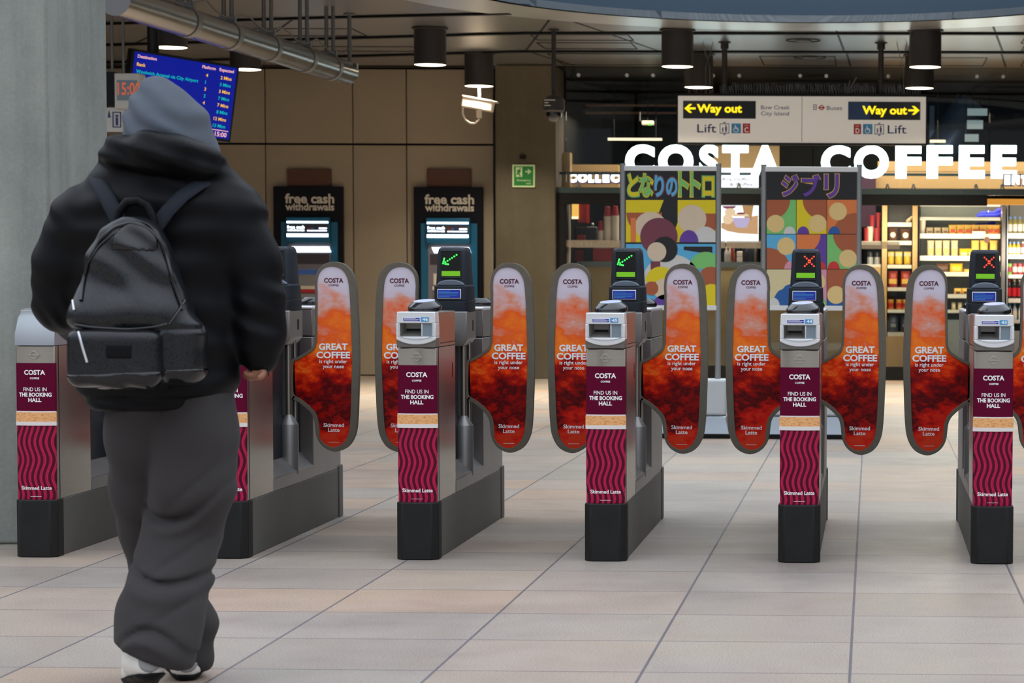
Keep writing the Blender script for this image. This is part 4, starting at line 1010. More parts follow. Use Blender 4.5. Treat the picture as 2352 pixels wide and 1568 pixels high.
struct(MB().box(px_(2266), 5, SHOP_Y + 0.10, SHOP_Y + 0.30, pz_(466), pz_(453)).build('trim_8', 'orange_strip'))
struct(MB().box(px_(1272), 7, 32.0, 32.2, 0, CEIL_Z).build('wall_shop_back', 'shop_dark'))
struct(MB().box(px_(1272) - 0.1, px_(1272), SHOP_Y + .1, 32, 0, CEIL_Z).build('wall_shop_side', 'shop_dark'))
def sbox(name, mat, x0, y0, x1, y1, Y, d, label=None, cat=None, group=None, parent=None, bevel=0.0, kind=None):
    (a, zlo), (b, zhi) = pos(x0, y1, Y), pos(x1, y0, Y)
    o = MB().box(a, b, Y, Y + d, zlo, zhi).build(name, mat, parent, bevel=bevel)
    if label: tag(o, label, cat, group)
    if kind: o['kind'] = kind
    return o
sbox('wall_bulkhead', 'shop_beige', 2010, 396, 2420, 432, 29.4, 0.4, kind='structure'); sbox('wall_bulkhead', 'shop_beige', 2016, 372, 2420, 393, 29.4, 0.4, kind='structure')
sbox('wall_bulkhead', 'purple_wall', 1960, 398, 2012, 520, 29.3, 0.4, kind='structure')
sbox('wall_panel', 'shop_beige', 1281, 350, 1309, 430, 27.5, 0.2, kind='structure'); sbox('wall_panel', 'shop_beige', 1312, 378, 1420, 432, 28.6, 0.2, kind='structure')
sbox('wall_brick', 'shop_brick', 1292, 225, 1336, 430, 29.8, 0.4, kind='structure')
for y0 in (240, 257): sbox('trim_9', 'shop_brick', 1290, y0, 1558, y0 + 3.5, 30.0, 0.08, kind='structure')
sbox('trim_10', 'shop_beige', 1640, 335, 1790, 386, 30.2, 0.1, kind='structure')
def hang(o, px, py, Y):
    q = at(px, py, Y); MB().cyl((q.x, Y + .04, q.z), (q.x, Y + .04, CEIL_Z), 0.006, seg=6).build('hanger', 'dark_frame', o)
# lamps and panels on the shop ceiling seen through the upper glass
for x0, y0, x1, y1, lab in ((2222, 249, 2268, 265, 'topmost of the pale light panels inside the shop'), (2221, 276, 2258, 296, 'middle of the pale light panels inside the shop'), (2216, 308, 2248, 325, 'lowest of the pale light panels inside the shop')):
    o = sbox('light_panel', 'ceiling_tile', x0, y0, x1, y1, 29.5, 0.03, lab, 'light panel', 'pale light panels inside the shop'); hang(o, x0 + (3 if y0 > 300 else 14 if y0 > 270 else 34), y0, 29.5)
o = sbox('strip_light', 'warm_strip', 1396, 317, 1520, 322, 29.0, 0.05, 'long thin strip light above the first letters of the shop sign', 'strip light'); hang(o, 1410, 317, 29.0); hang(o, 1506, 317, 29.0)
o = sbox('strip_light', 'warm_strip', 2136, 321, 2172, 327, 29.0, 0.05, 'short strip light under the sign corner inside the shop', 'strip light'); hang(o, 2154, 321, 29.0)
d_ = sbox('smoke_detector', 'cctv_white', 1474, 277, 1501, 287, 28.8, 0.1, 'small cream detector with a green dot behind the upper glass', 'detector', bevel=0.01)
hang(d_, 1487, 277, 28.8)
sbox('indicator', 'green_spot', 1489, 284, 1495, 287.5, 28.79, 0.01, parent=d_)
pt = empty('blue_pipe', at(2190, 290, 30.5), 'wide bluish ventilation pipe inside the shop beside the way out sign', 'pipe')
plain('pipe_blue', (60, 84, 122), 0.3, 0.4)
MB().cyl((-.15, 0, -.28), (.22, .1, .30), 0.20, seg=24).build('pipe_body', 'pipe_blue', pt, smooth=40); MB().box(-.30, -.24, -.05, .05, -.28, .25).build('hanger', 'pipe_blue', pt)

struct(MB().box(px_(1272) - .05, 5, 27.235, 27.26, pz_(400), pz_(394)).build('trim_11', 'green_beam'))
# illuminated lettering
plain('halo_purple', (104, 60, 88), 0.5)
def letters(word, x0, x1, y0, y1, Y, spots, mat, label_fmt, group, bold=0.05, halo=None):
    f = Face(Y)
    for ch, (a, b, which) in zip(word, spots):
        t = empty('sign_letter', (at((a + b) / 2, y1, Y).x, Y, at(a, y1, Y).z), label_fmt % which, 'sign letter', group)
        ff = Face(Y, t.location.x, t.location.z)
        vs, fs = text_verts(ch, bold, 5)
        p0, p1 = min(v[0] for v in vs), max(v[0] for v in vs); q0, q1 = min(v[1] for v in vs), max(v[1] for v in vs)
        (X0, Z0), (X1, Z1) = ff.p(a, y1), ff.p(b, y0)
        def put(mb, yf, g, d):
            V = [(X0 - g + (v[0] - p0) / (p1 - p0) * (X1 - X0 + 2 * g), yf, Z0 - g + (v[1] - q0) / (q1 - q0) * (Z1 - Z0 + 2 * g)) for v in vs]
            n = len(V); cnt = {(fc[i], fc[(i + 1) % len(fc)]) for fc in fs for i in range(len(fc))}
            mb.add(V + [(x, y + d, z) for x, y, z in V], fs + [tuple(i + n for i in reversed(fc)) for fc in fs] + [(a_, b_, b_ + n, a_ + n) for a_, b_ in cnt if (b_, a_) not in cnt]); return mb
        put(MB(), 0, 0, 0.05).build('lit_face', mat, t)
        if halo: put(MB(), 0.03, 0.016, 0.03).build('backing', halo, t)
        else: put(MB(), 0.05, 0.004, 0.04).build('backing', 'banner_white', t)
o_ = ['first C of the big glowing sign', 'first O of the big glowing sign', 'S of the big glowing sign', 'T of the big glowing sign', 'A of the big glowing sign']
letters('COSTA', 0, 0, 332, 408, 27.15, [(1436, 1502, 'C at its start, above the first banner'), (1512, 1591, 'O after its first C'), (1606, 1650, 'S above the first banner post'), (1659, 1718, 'T between the banners'), (1722, 1793, 'A left of the gap')], 'sign_white', 'large glowing white sign letter %s', 'big glowing sign letters')
letters('COFFEE', 0, 0, 334, 409, 27.15, [(1886, 1953, 'C just after the gap'), (1962, 2041, 'O over the second banner post'), (2057, 2116, 'F, first of the two'), (2129, 2188, 'F, second of the two'), (2203, 2262, 'E, first of the two'), (2277, 2336, 'E, last in the row')], 'sign_white', 'large glowing white sign letter %s', 'big glowing sign letters')
glow('sign_soft', (255, 252, 255), 2.2, (200, 200, 200))
letters('COLLECT', 0, 0, 397, 419, 27.6, [(1303, 1324, 'C at its start'), (1326, 1349, 'O'), (1351, 1364, 'L, the earlier'), (1367, 1380, 'L, the later'), (1384, 1399, 'E'), (1402, 1422, 'C next to the banner post'), (1424, 1440, 'T behind the banner post')], 'sign_soft', 'small glowing letter of the coffee pick-up sign: %s', 'small pick-up sign letters', 0.09, 'halo_purple')
letters('ENTER', 0, 0, 402, 424, 27.05, [(2307, 2321, 'E, its first'), (2324, 2342, 'N'), (2345, 2359, 'T at the picture edge'), (2362, 2376, 'E, its last'), (2379, 2396, 'R')], 'sign_soft', 'small glowing letter of the way-in sign: %s', 'small way-in sign letters', 0.09, 'halo_purple')

# ------------------------------------------------------------------ coffee shop: counter side
ct = empty('counter', (0, 0, 0), 'long pale counter inside the coffee shop window', 'counter')
sbox('front_panel', 'shop_beige', 1330, 613, 1960, 862, 27.7, 0.6, parent=ct); sbox('worktop', 'rod_grey', 1325, 603, 1965, 612, 27.65, 0.75, parent=ct)
sbox('display_riser', 'slot_grey', 1366, 559, 1432, 570, 27.7, 0.3, 'grey riser tray under the stacked paper cups', 'tray')
tr_ = sbox('retail_box', 'cup_red', 1362, 570.5, 1434, 602.5, 27.7, 0.28, 'dark red display box under the cup tray', 'box')
def cup_mesh(r0, r1, h):
    return [(r1, 0), (r1 + .003, .002), (r1 + .003, .008), (r1, .010), (r0, h - .002), (r0 - .004, h), (0.001, h)]
def cup(name, loc, r0, r1, h, mat_body, lab, grp, band=None):
    pr = cup_mesh(r0, r1, h)
    o = MB().lathe(pr, seg=14).build(name, mat_body, smooth=40); o.location = loc; tag(o, lab, 'paper cup', grp)
    return o
def stack(cx, ybase, ytop, w, lab, n, Y=27.75):
    p = at(cx, ybase, Y); k = Y / F; r1 = w / 2 * k; tot = (ybase - ytop) * k; h = min(0.11, tot * 0.5); step = (tot - h) / (n - 1)
    proto = None
    for i in range(n):
        loc = (p.x, Y + .1, p.z + i * step)
        top = i == n - 1
        if i == 0 or top:
            o = cup('paper_cup', loc, r1 * .70, r1, h, 'cup_red' if top else 'cup_cream', (lab + ', red one on top') if top else lab + ', cream rims showing', lab)
            proto = proto or o
        else:
            o = proto.copy(); COL.objects.link(o); o.location = loc
stack(1377.5, 558.5, 507, 13, 'upside-down paper cups in the shortest stack on the grey tray', 10)
stack(1393.5, 558.5, 474, 17, 'upside-down paper cups in the tall middle stack on the grey tray', 18)
stack(1411, 558.5, 472.5, 17, 'upside-down paper cups in the tall stack beside the banner post', 18)
em = empty('espresso_machine', at(1340, 603, 28.0), 'dark espresso machine with red panels behind the cup stacks', 'coffee machine')
fe = Face(28.0, em.location.x, em.location.z)
fe.box(MB(), 1318, 520, 1372, 603, 0.0, 0.35).build('body', 'machine_black', em, bevel=0.02)
fe.box(MB(), 1326, 540, 1345, 556, -0.03, 0.02).build('front_panel', 'panel_red', em, bevel=0.006); fe.box(MB(), 1320, 574, 1340, 600, -0.03, 0.02).build('front_panel', 'panel_red', em, bevel=0.006)
for px in (1334, 1346, 1356): fe.box(MB(), px, 556, px + 4, 566, -0.05, 0.02).build('spout', 'steel_bright', em, bevel=0.004)
m = MB()
for px, py in ((1360, 515), (1357, 525), (1362, 531)): c = fe.p(px, py); m.ball((c[0], 0.05, c[1]), 0.018)
m.build('gauge', 'steel_bright', em, smooth=60)
sbox('red_cabinet', 'panel_red', 1327.5, 455, 1347, 511, 28.0, 0.3, 'glossy red cabinet panel hanging above the espresso machine', 'cabinet')
lt = sbox('lantern', 'yellow_box', 1313.5, 455, 1327, 502, 27.9, 0.1, 'tall yellow lit box beside the red hanging cabinet', 'lamp')
sbox('rim', 'warm_strip', 1313, 497, 1327.5, 502.5, 27.88, 0.02, parent=lt)
wp = MB(); P0 = [at(x, y, 27.25) for x, y in ((1305.5, 470), (1307.5, 510), (1308, 545), (1307, 575), (1303, 610))]
wp.tube(P0, [.020, .014, .012, .018, .034], 10); o = wp.build('tap_column', 'cup_cream', smooth=60); tag(o, 'slim cream curved column just inside the shop window edge', 'column')
# menu screen and picture screen between the banners
ms = sbox('menu_screen', 'menu_white', 1657, 386, 1742, 430, 27.9, 0.05, 'bright white menu screen between the two banners', 'screen')
fm = Face(27.89); m = MB(); fm.text(m, 'Any Muffin', 1658, 1721, 415, 8, -0.0 + 27.885); fm.text(m, '& Coffee', 1676, 1729, 427, 8, 27.885)
m.build('lettering', 'purple_wall', ms)
ps = sbox('picture_screen', 'menu_white', 1656, 472, 1742, 556, 27.9, 0.05, 'lit picture screen of a muffin and drinks between the banners', 'screen')
glow('pic_wood', (222, 164, 120), 0.95); glow('pic_lilac', (206, 184, 226), 0.95); glow('pic_peach', (246, 206, 170), 1.05); glow('pic_wine', (150, 70, 96), 0.8); glow('pic_brown', (206, 150, 96), 0.9)
def pic(mat, pts, L): m = MB(); fm.poly(m, pts, 27.889 - L * .002, 27.8905 - L * .002); m.build('picture_shape', mat, ps)
ell = lambda cx, cy, rx, ry, a0=0, a1=360, n=20: [(cx + rx * math.cos(R(a0 + (a1 - a0) * i / n)), cy + ry * math.sin(R(a0 + (a1 - a0) * i / n))) for i in range(n + (a1 - a0 < 360))]
pic('pic_wood', [(1657, 512), (1690, 505), (1741, 494), (1741, 538), (1700, 536), (1672, 531), (1657, 524)], 1)
pic('pic_brown', [(1705, 472), (1731, 472), (1726, 505), (1711, 505)], 2); pic('pic_wine', ell(1675, 473, 16, 7, 0, 180), 2); pic('pic_peach', ell(1677, 487, 13, 9), 3); pic('pic_peach', ell(1672, 503, 12, 12), 4)
pic('pic_lilac', [(1682, 500), (1723, 500), (1716, 522), (1704, 523), (1690, 521)], 5); pic('pic_peach', ell(1702, 497, 19, 8, 180, 360), 6); pic('pic_wine', ell(1702, 490, 10, 2.5), 7)
sbox('bracket', 'dark_frame', 1690, 428, 1700, 474, 27.93, 0.02, parent=ms)
# bottles under the picture screen
def bottle(name, x, ybase, ytop, w, Y, parts, lab, cat, grp=None, dy=0.1):
    """parts: body material, optional cap material, optional label material."""
    p = at(x, ybase, Y); k = Y / F; h = (ybase - ytop) * k; r = w / 2 * k
    t = empty(name, (p.x, Y + dy, p.z), lab, cat, grp)
    MB().lathe([(r * .9, 0), (r, .006), (r, h * .62), (r * .5, h * .80), (r * .42, h * .86), (r * .42, h * .88)], seg=14).build('body', parts[0], t, smooth=45)
    MB().lathe([(r * .5, h * .87), (r * .5, h)], seg=14).build('cap', parts[1], t, smooth=45)
    if len(parts) > 2: MB().lathe([(r * 1.02, h * .12), (r * 1.02, h * .55)], seg=14).build('label_wrap', parts[2], t, smooth=45)
    return t
def clone_row(t, xs, ybase, Y, dy=0.1):
    for x in xs:
        p = at(x, ybase, Y); dup(t, (p.x, Y + dy, p.z))
plain('syrup_amber', (196, 104, 24), 0.2); plain('syrup_red', (176, 40, 20), 0.2)
b = bottle('syrup_bottle', 1667, 603, 566, 9, 28.0, ('cup_cream', 'shelf_white', 'shelf_white'), 'white syrup bottle with pump under the picture screen', 'bottle', 'white syrup bottles'); clone_row(b, (1675,), 603, 28.0)
bottle('syrup_bottle', 1684, 603, 572, 7, 27.95, ('syrup_amber', 'cup_cream'), 'amber syrup bottle under the picture screen', 'bottle'); bottle('syrup_bottle', 1681, 598, 550, 7, 27.9, ('syrup_red', 'cup_cream'), 'red syrup bottle with cream pump under the picture screen', 'bottle')
for i, y in enumerate((603, 590)):
    o = sbox('mug', 'cup_cream', 1692, y - 13, 1708, y, 28.3, 0.08, 'cream mug stacked under the picture screen', 'mug', 'cream mugs', bevel=0.01)
gr_ = empty('coffee_grinder', at(1723, 603, 28.1), 'black coffee grinder beside the syrup bottles', 'grinder')
MB().lathe([(.09, 0), (.09, .18), (.06, .22), (.10, .36), (.10, .38)], seg=18).build('body', 'machine_black', gr_, smooth=45)

# ------------------------------------------------------------------ coffee shop: shelves on the other side
YS = 28.2
plain('bag_brown', (92, 58, 38), 0.45, var=0.25, scale=14); plain('bag_yellow', (214, 176, 50), 0.4, var=0.3, scale=16); plain('bag_red', (170, 48, 30), 0.4, var=0.3, scale=14); plain('bag_navy', (48, 56, 74), 0.4, var=0.25, scale=14)
plain('jar_honey', (196, 108, 40), 0.3, var=0.3, scale=25); plain('wrap_gold', (226, 178, 84), 0.4, var=0.3, scale=22); plain('wrap_clear', (206, 186, 150), 0.3, var=0.25, scale=22); plain('pack_blue', (20, 40, 190), 0.4, var=0.1)
plain('juice_yellow', (222, 172, 30), 0.3); plain('juice_olive', (150, 140, 66), 0.3); plain('cap_blue', (110, 160, 220), 0.35); plain('cap_navy', (50, 60, 120), 0.35); plain('can_green', (120, 176, 60), 0.3); plain('can_red', (160, 62, 66), 0.3); plain('cola_dark', (30, 14, 14), 0.2)
plain('bottle_clear', (196, 208, 214), 0.15); plain('flask_dark', (46, 46, 48), 0.3, 0.4); plain('tag_brown', (92, 52, 36), 0.5)
su = empty('shelf_unit', (0, 0, 0), 'wooden shelf unit of snack bags between the banner and the glass fridge', 'shelf unit')
for a, b in ((2024, 2038), (2094, 2108)): sbox('upright', 'wood_light', a, 470, b, 862, YS - .02, 0.5, parent=su)
sbox('back_panel', 'machine_black', 2038, 470, 2094, 772, YS + .45, 0.04, parent=su)
SHELF = [(511, 520), (553, 562), (608, 616), (660, 668), (711, 718), (763, 772)]
for a, b in SHELF: sbox('shelf', 'shelf_white', 2038.5, a, 2093.5, b, YS, 0.44, parent=su)
sbox('drawer_front', 'wood_light', 2024, 773, 2108, 862, YS - .01, 0.05, parent=su)
def bag(name, mat, x0, x1, y0, y1, lab, cat, grp=None, Y=YS, d=0.10, puff=0.5, inset=.08):
    """A filled pouch: pinched top, fat middle."""
    (a, zl), (b, zh) = pos(x0, y1, Y), pos(x1, y0, Y); t = empty(name, ((a + b) / 2, Y + inset, zl), lab, cat, grp); w, h = (b - a) / 2, zh - zl
    rings = []
    for u, sx, sy in ((0, .85, .55), (.06, .96, .9), (.3, 1, 1), (.6, .97, .85), (.85, .95, .4), (.96, 1.0, .10), (1, 1.0, .08)):
        rings.append([(w * sx * math.cos(2 * PI * i / 14), d / 2 * sy * math.sin(2 * PI * i / 14), h * u) for i in range(14)])
    MB().loft(rings).build('pouch', mat, t, smooth=60)
    return t, w, h, d
def tagged(name, mat, x0, x1, y0, y1, lab, cat, grp, tagmat, **kw):
    t, w, h, d = bag(name, mat, x0, x1, y0, y1, lab, cat, grp, **kw)
    m = MB(); m.lathe([(w * .55, 0), (w * .5, 0.004)], (0, 0, 0), 18)
    m.v = [(x, -d / 2 - 0.004 + z, y + h * .45) for x, y, z in m.v]; m.build('label_disc', tagmat, t); return t
tagged('snack_bag', 'bag_brown', 2040, 2062, 523, 552, 'brown snack bag with round label, the one by the banner side', 'snack bag', None, 'cup_cream')
tagged('snack_bag', 'bag_brown', 2068, 2092, 525, 552, 'brown snack bag with bright white round label, fridge side', 'snack bag', None, 'shelf_white')
for x0, x1, l in ((2039, 2054, 'nearest the banner'), (2056, 2073, 'in the middle'), (2076, 2093, 'nearest the fridge')):
    t, w, h, d = bag('snack_bag', 'bag_yellow', x0, x1, 578, 607, 'yellow snack bag on the third shelf, %s' % l, 'snack bag'); MB().box(-w * .9, w * .9, -.03, .03, h * .62, h * .9).build('clear_top', 'wrap_clear', t)
for x0, x1, l in ((2040, 2062, 'red crisp bag on the fourth shelf, banner side'), (2069, 2092, 'dark red crisp bag on the fourth shelf, fridge side')):
    t, w, h, d = bag('crisp_bag', 'bag_red', x0, x1, 622, 659, l, 'crisp bag'); MB().box(-w * .8, w * .8, -.055, -.04, h * .2, h * .5).build('label_patch', 'wrap_gold', t)
jr = empty('honey_jar', at(2046, 710, YS) + Vector((0, .1, 0)), 'small amber jar with printed label on the fifth shelf', 'jar', 'amber jars on the fifth shelf')
MB().lathe([(.034, 0), (.036, .01), (.036, .085), (.030, .095)], seg=16).build('jar_body', 'jar_honey', jr, smooth=45); MB().lathe([(.034, .095), (.034, .112)], seg=16).build('jar_lid', 'wrap_gold', jr, smooth=45); MB().lathe([(.0368, .02), (.0368, .07)], seg=16).build('label_wrap', 'bag_red', jr, smooth=45)
for x in (2065, 2079.5, 2090): p = at(x, 710, YS); dup(jr, (p.x, YS + .1, p.z))
for x0, x1, l in ((2040, 2064, 'navy coffee bag on the lowest shelf, banner side'), (2068, 2092, 'navy coffee bag on the lowest shelf, fridge side')):
    t, w, h, d = bag('coffee_bag', 'bag_navy', x0, x1, 725, 762, l, 'coffee bag'); MB().box(-w * .5, w * .5, -.056, -.042, h * .3, h * .5).build('label_patch', 'slot_grey', t)
p = at(2088, 511, YS); o = MB().tube([(p.x - .03, YS + .1, p.z + .012), (p.x, YS + .1, p.z + .03), (p.x + .04, YS + .1, p.z + .075)], [.012, .022, .008], 8).build('paper_roll', 'wrap_clear', smooth=60); tag(o, 'pale crumpled wrapper on the top shelf of the wooden unit', 'wrapper')
# narrow shelf of red cups beside the banner
ns = empty('side_shelf', (0, 0, 0), 'narrow side shelf of red cups and flasks beside the second banner', 'shelf')
for a, b in ((554, 562), (607, 613)): sbox('board', 'shelf_white', 1978, a, 2023, b, YS, 0.4, parent=ns)
sbox('side_panel', 'wood_light', 1978, 613, 2023, 862, YS, 0.4, parent=ns)
def tub(x, yb, yt, w, mat, lab, grp=None, Y=YS):
    p = at(x, yb, Y); k = Y / F; h = (yb - yt) * k; r = w / 2 * k
    return tag(MB().lathe([(r * .75, 0), (r * .98, h - .01), (r * 1.04, h - .008), (r * 1.04, h)], (p.x, Y + .15, p.z), 18).build('paper_cup', mat, smooth=45), lab, 'paper cup', grp)
tub(1990, 553.5, 523, 12, 'cup_red', 'red paper cup half hidden by the second banner post'); tub(1999, 553.5, 520, 15, 'cup_cream', 'cream paper cup among red cups on the side shelf'); tub(2014, 553.5, 523, 17, 'cup_red', 'large red cup beside the cream one on the side shelf')
tub(2003, 522.5, 494, 13, 'cup_red', 'red cup standing on top of the cream cup'); tub(2017, 522.5, 488, 11, 'cup_red', 'red cup standing on top of the large red cup')
for x, l in ((1999, 'banner side'), (2015, 'upright side')):
    p = at(x, 607, YS); t = empty('flask', (p.x, YS + .15, p.z), 'steel flask with dark top on the lower side shelf, %s' % l, 'flask'); MB().lathe([(.035, 0), (.035, .085)], seg=16).build('flask_body', 'steel_bright', t, smooth=45); MB().lathe([(.035, .085), (.034, .13), (.02, .15)], seg=16).build('flask_top', 'flask_dark', t, smooth=45)
# glass display fridge
fr = empty('display_fridge', (0, 0, 0), 'tall glass display fridge full of wrapped sandwiches', 'fridge')
YF = 28.1
sbox('back_panel', 'fridge_back', 2112, 470, 2300, 840, YF + .62, 0.04, parent=fr); sbox('side_post', 'machine_black', 2109, 470, 2113, 862, YF, 0.6, parent=fr); sbox('side_post', 'steel', 2298, 470, 2310, 862, YF, 0.6, parent=fr); sbox('base', 'steel', 2113, 735, 2298, 862, YF, 0.6, parent=fr)
FS = [(499, 503), (537, 547), (588, 598), (625, 634), (676, 684), (712, 718)]
for a, b in FS: sbox('shelf', 'shelf_white', 2113, a, 2297.5, b, YF + .05, 0.55, parent=fr)
sbox('light_strip', 'warm_strip', 2113, 470, 2297.5, 473, YF + .05, 0.06, parent=fr); sbox('light_strip', 'warm_strip', 2113, 503.5, 2297.5, 505, YF + .05, 0.03, parent=fr)
sbox('price_card', 'cup_cream', 2233, 531, 2263, 544, YF - .01, 0.01, parent=fr); p = at(2267, 551, YF - .02); m = MB().lathe([(.036, 0), (.036, .006)], (0, 0, 0), 20); m.v = [(x + p.x, YF - .02 + z, y + p.z) for x, y, z in m.v]; m.build('round_sticker', 'tag_brown', fr)
p0 = at(2130, 500, YF)
area('fridge_strip_and_fill', (at(2205, 520, YF).x, YF + .1, at(0, 474, YF).z), (R(-15), 0, 0), 0.9, 14, (1.0, 0.86, 0.66), 0.08)
area('fridge_strip_and_fill', (at(2205, 520, YF).x, YF - .25, at(0, 560, YF).z), (R(75), 0, 0), 0.9, 7, (1.0, 0.84, 0.62), 0.4)  # added fill aimed in from outside the fridge, not a fitted lamp
area('shelf_fill', (at(2040, 520, YS).x, YS - .45, at(0, 520, YS).z), (R(75), 0, 0), 0.7, 8, (1.0, 0.80, 0.58), 0.5)  # unseen fill added in front of the shelves, no fixture there
def at_row(xs, y0, y1, mat, kind, lab, grp, patch=None, Y=YF, d=.10, extra=None, inset=.12):
    first = None
    for i, (a, b) in enumerate(xs):
        if first is None:
            first, w, h, _ = bag(kind, mat, a, b, y0, y1, lab, kind.replace('_', ' '), grp, Y=Y, d=d, inset=inset)
            if patch: MB().box(-w * .6, w * .6, -d / 2 - .006, -d / 2 + .01, h * .15, h * .5).build('label_patch', patch, first)
        else:
            p = at((a + b) / 2, y1, Y); dup(first, (p.x, Y + inset, p.z))
at_row([(2180, 2198), (2198, 2216), (2215, 2233), (2232, 2250), (2250, 2268), (2268, 2284), (2282, 2298)], 516, 537, 'wrap_gold', 'bread_roll', 'gold wrapped roll with red label on the top fridge shelf', 'gold wrapped rolls on the top fridge shelf', 'bag_red')
at_row([(2128, 2144), (2146, 2162), (2164, 2180)], 522, 537, 'wrap_clear', 'snack_pot', 'low clear snack pot on the top fridge shelf', 'clear snack pots on the top fridge shelf', 'bag_brown')
at_row([(2130, 2146), (2148, 2164), (2166, 2182), (2184, 2202)], 552, 588, 'wrap_clear', 'cookie_bag', 'clear bag of cookies standing on the second fridge shelf', 'clear cookie bags on the second fridge shelf', 'wrap_gold')
at_row([(2232, 2250), (2252, 2270), (2274, 2292)], 552, 588, 'wrap_gold', 'wrapped_pastry', 'wrapped pastry beside the cookies on the second fridge shelf', 'wrapped pastries on the second fridge shelf')
at_row([(2204, 2226), (2226, 2240)], 571, 588, 'juice_yellow', 'sandwich_pack', 'yellow sandwich pack beside the cookie bags', 'yellow sandwich packs on the second fridge shelf', 'wrap_clear')
at_row([(2182, 2212)], 605, 625, 'juice_yellow', 'sandwich_pack', 'bright yellow pack alone on the third fridge shelf', None, 'wrap_gold'); at_row([(2214, 2244)], 618, 625, 'wrap_gold', 'flat_pack', 'flat gold pack beside the bright yellow pack', None)
at_row([(2150, 2180)], 605, 625, 'bag_brown', 'brown_pack', 'brown pack behind the paddle on the third fridge shelf', None)
at_row([(2192, 2210), (2210, 2228), (2229, 2250)], 662, 676, 'wrap_gold', 'toast_pack', 'golden toast pack on the fourth fridge shelf', 'golden toast packs on the fourth fridge shelf', 'bag_brown')
at_row([(2186, 2196), (2200, 2211)], 694, 712, 'wrap_clear', 'egg_pot', 'pale round pot on the lowest fridge shelf', 'pale round pots on the lowest fridge shelf')
for x0, x1, y0, y1, lab in ((2243, 2302, 474, 499, 'shiny blue bag lying on top of the fridge cabinet'), (2237, 2286, 507, 518, 'blue bag lying behind the gold wrapped rolls')):
    (a, zl), (b, zh) = pos(x0, y1, YF + .3), pos(x1, y0, YF + .3)
    n = 16; rings = []
    for u, hh in ((0, .25), (.15, .55), (.4, .62), (.65, .55), (.85, .9), (1, .8)):
        rings.append([(a + (b - a) * u, YF + (.35 if y0 > 500 else .3) + .07 * math.cos(2 * PI * i / n), zl + .002 + (zh - zl) * hh * (.5 + .5 * math.sin(2 * PI * i / n))) for i in range(n)])
    tag(MB().loft(rings).build('blue_bag', 'pack_blue', smooth=60), lab, 'bag')
ck = tub(2119, 537, 504, 16, 'cup_cream', 'cream paper cup stack at the corner of the fridge top', None, YF)
# drinks fridge
df_ = empty('drinks_fridge', (0, 0, 0), 'drinks fridge of bottles and cans at the picture edge', 'fridge')
YD = 28.1
sbox('side_post', 'steel_bright', 2310.5, 465, 2316, 840, YD, 0.6, parent=df_); sbox('back_panel', 'fridge_back', 2316, 465, 2470, 840, YD + .6, 0.04, parent=df_); sbox('base', 'steel', 2316, 760, 2470, 862, YD, 0.6, parent=df_); sbox('side_post', 'steel_bright', 2470, 465, 2476, 840, YD, .6, parent=df_)
for a, b in ((536, 547), (585, 594), (631, 639), (686, 695), (735, 742)): sbox('shelf', 'shelf_white', 2316, a, 2469.5, b, YD + .04, 0.55, parent=df_)
sbox('light_strip', 'warm_strip', 2316, 466, 2469.5, 470, YD + .02, 0.05, parent=df_)
area('fridge_strip_and_fill', (at(2390, 520, YD).x, YD - .3, at(0, 560, YD).z), (R(75), 0, 0), 0.7, 8, (1.0, 0.92, 0.82), 0.4)  # added fill facing the drinks from the aisle, no real lamp
xs = [2321 + 11.4 * i for i in range(13)]
b = bottle('juice_bottle', xs[0], 535.5, 497, 10, YD, ('juice_olive', 'cap_blue', 'shelf_white'), 'juice bottle with pale blue cap and white label on the top drinks shelf', 'bottle', 'juice bottles on the top drinks shelf'); clone_row(b, xs[1:8], 535.5, YD)
b = bottle('juice_bottle', xs[0], 584.5, 555, 9, YD, ('juice_yellow', 'cap_blue', 'shelf_white'), 'yellow juice bottle with blue cap on the second drinks shelf', 'bottle', 'yellow juice bottles on the second drinks shelf'); clone_row(b, [2330, 2340], 584.5, YD)
b = bottle('juice_bottle', 2351, 584.5, 555, 9, YD, ('can_red', 'shelf_white', 'cup_cream'), 'red juice bottle after the yellow ones on the second drinks shelf', 'bottle', 'red juice bottles on the second drinks shelf'); clone_row(b, [2361, 2371], 584.5, YD)
def can(x, mat, lab, grp):
    p = at(x, 630.5, YD); t = empty('drink_can', (p.x, YD + .1, p.z), lab, 'can', grp); MB().lathe([(.024, 0), (.027, .006), (.027, .118), (.022, .128)], seg=14).build('can_body', mat, t, smooth=45); MB().lathe([(.0275, .03), (.0275, .09)], seg=14).build('print', 'can_red' if mat != 'can_red' else 'cup_cream', t, smooth=45); return t
can(2320, 'can_green', 'green drink can at the post end of the third drinks shelf', None)
c = can(2332, 'can_red', 'red drink can on the third drinks shelf', 'red drink cans on the third drinks shelf'); 
for x in (2344, 2356, 2368): p = at(x, 630.5, YD); dup(c, (p.x, YD + .1, p.z))
b = bottle('cola_bottle', 2319, 685.5, 641, 11, YD, ('cola_dark', 'print_red', 'print_red'), 'dark cola bottle with red cap on the fourth drinks shelf', 'bottle'); b = bottle('cola_bottle', 2331, 685.5, 641, 11, YD, ('cola_dark', 'shelf_white', 'print_red'), 'dark cola bottle with white cap on the fourth drinks shelf', 'bottle', 'white capped cola bottles'); clone_row(b, [2343, 2355], 685.5, YD)
b = bottle('water_bottle', 2332, 734.5, 697, 10, YD, ('bottle_clear', 'print_sky', 'shelf_white'), 'clear water bottle with blue cap on the lowest drinks shelf', 'bottle', 'water bottles on the lowest drinks shelf'); clone_row(b, [2320, 2345, 2357], 734.5, YD)

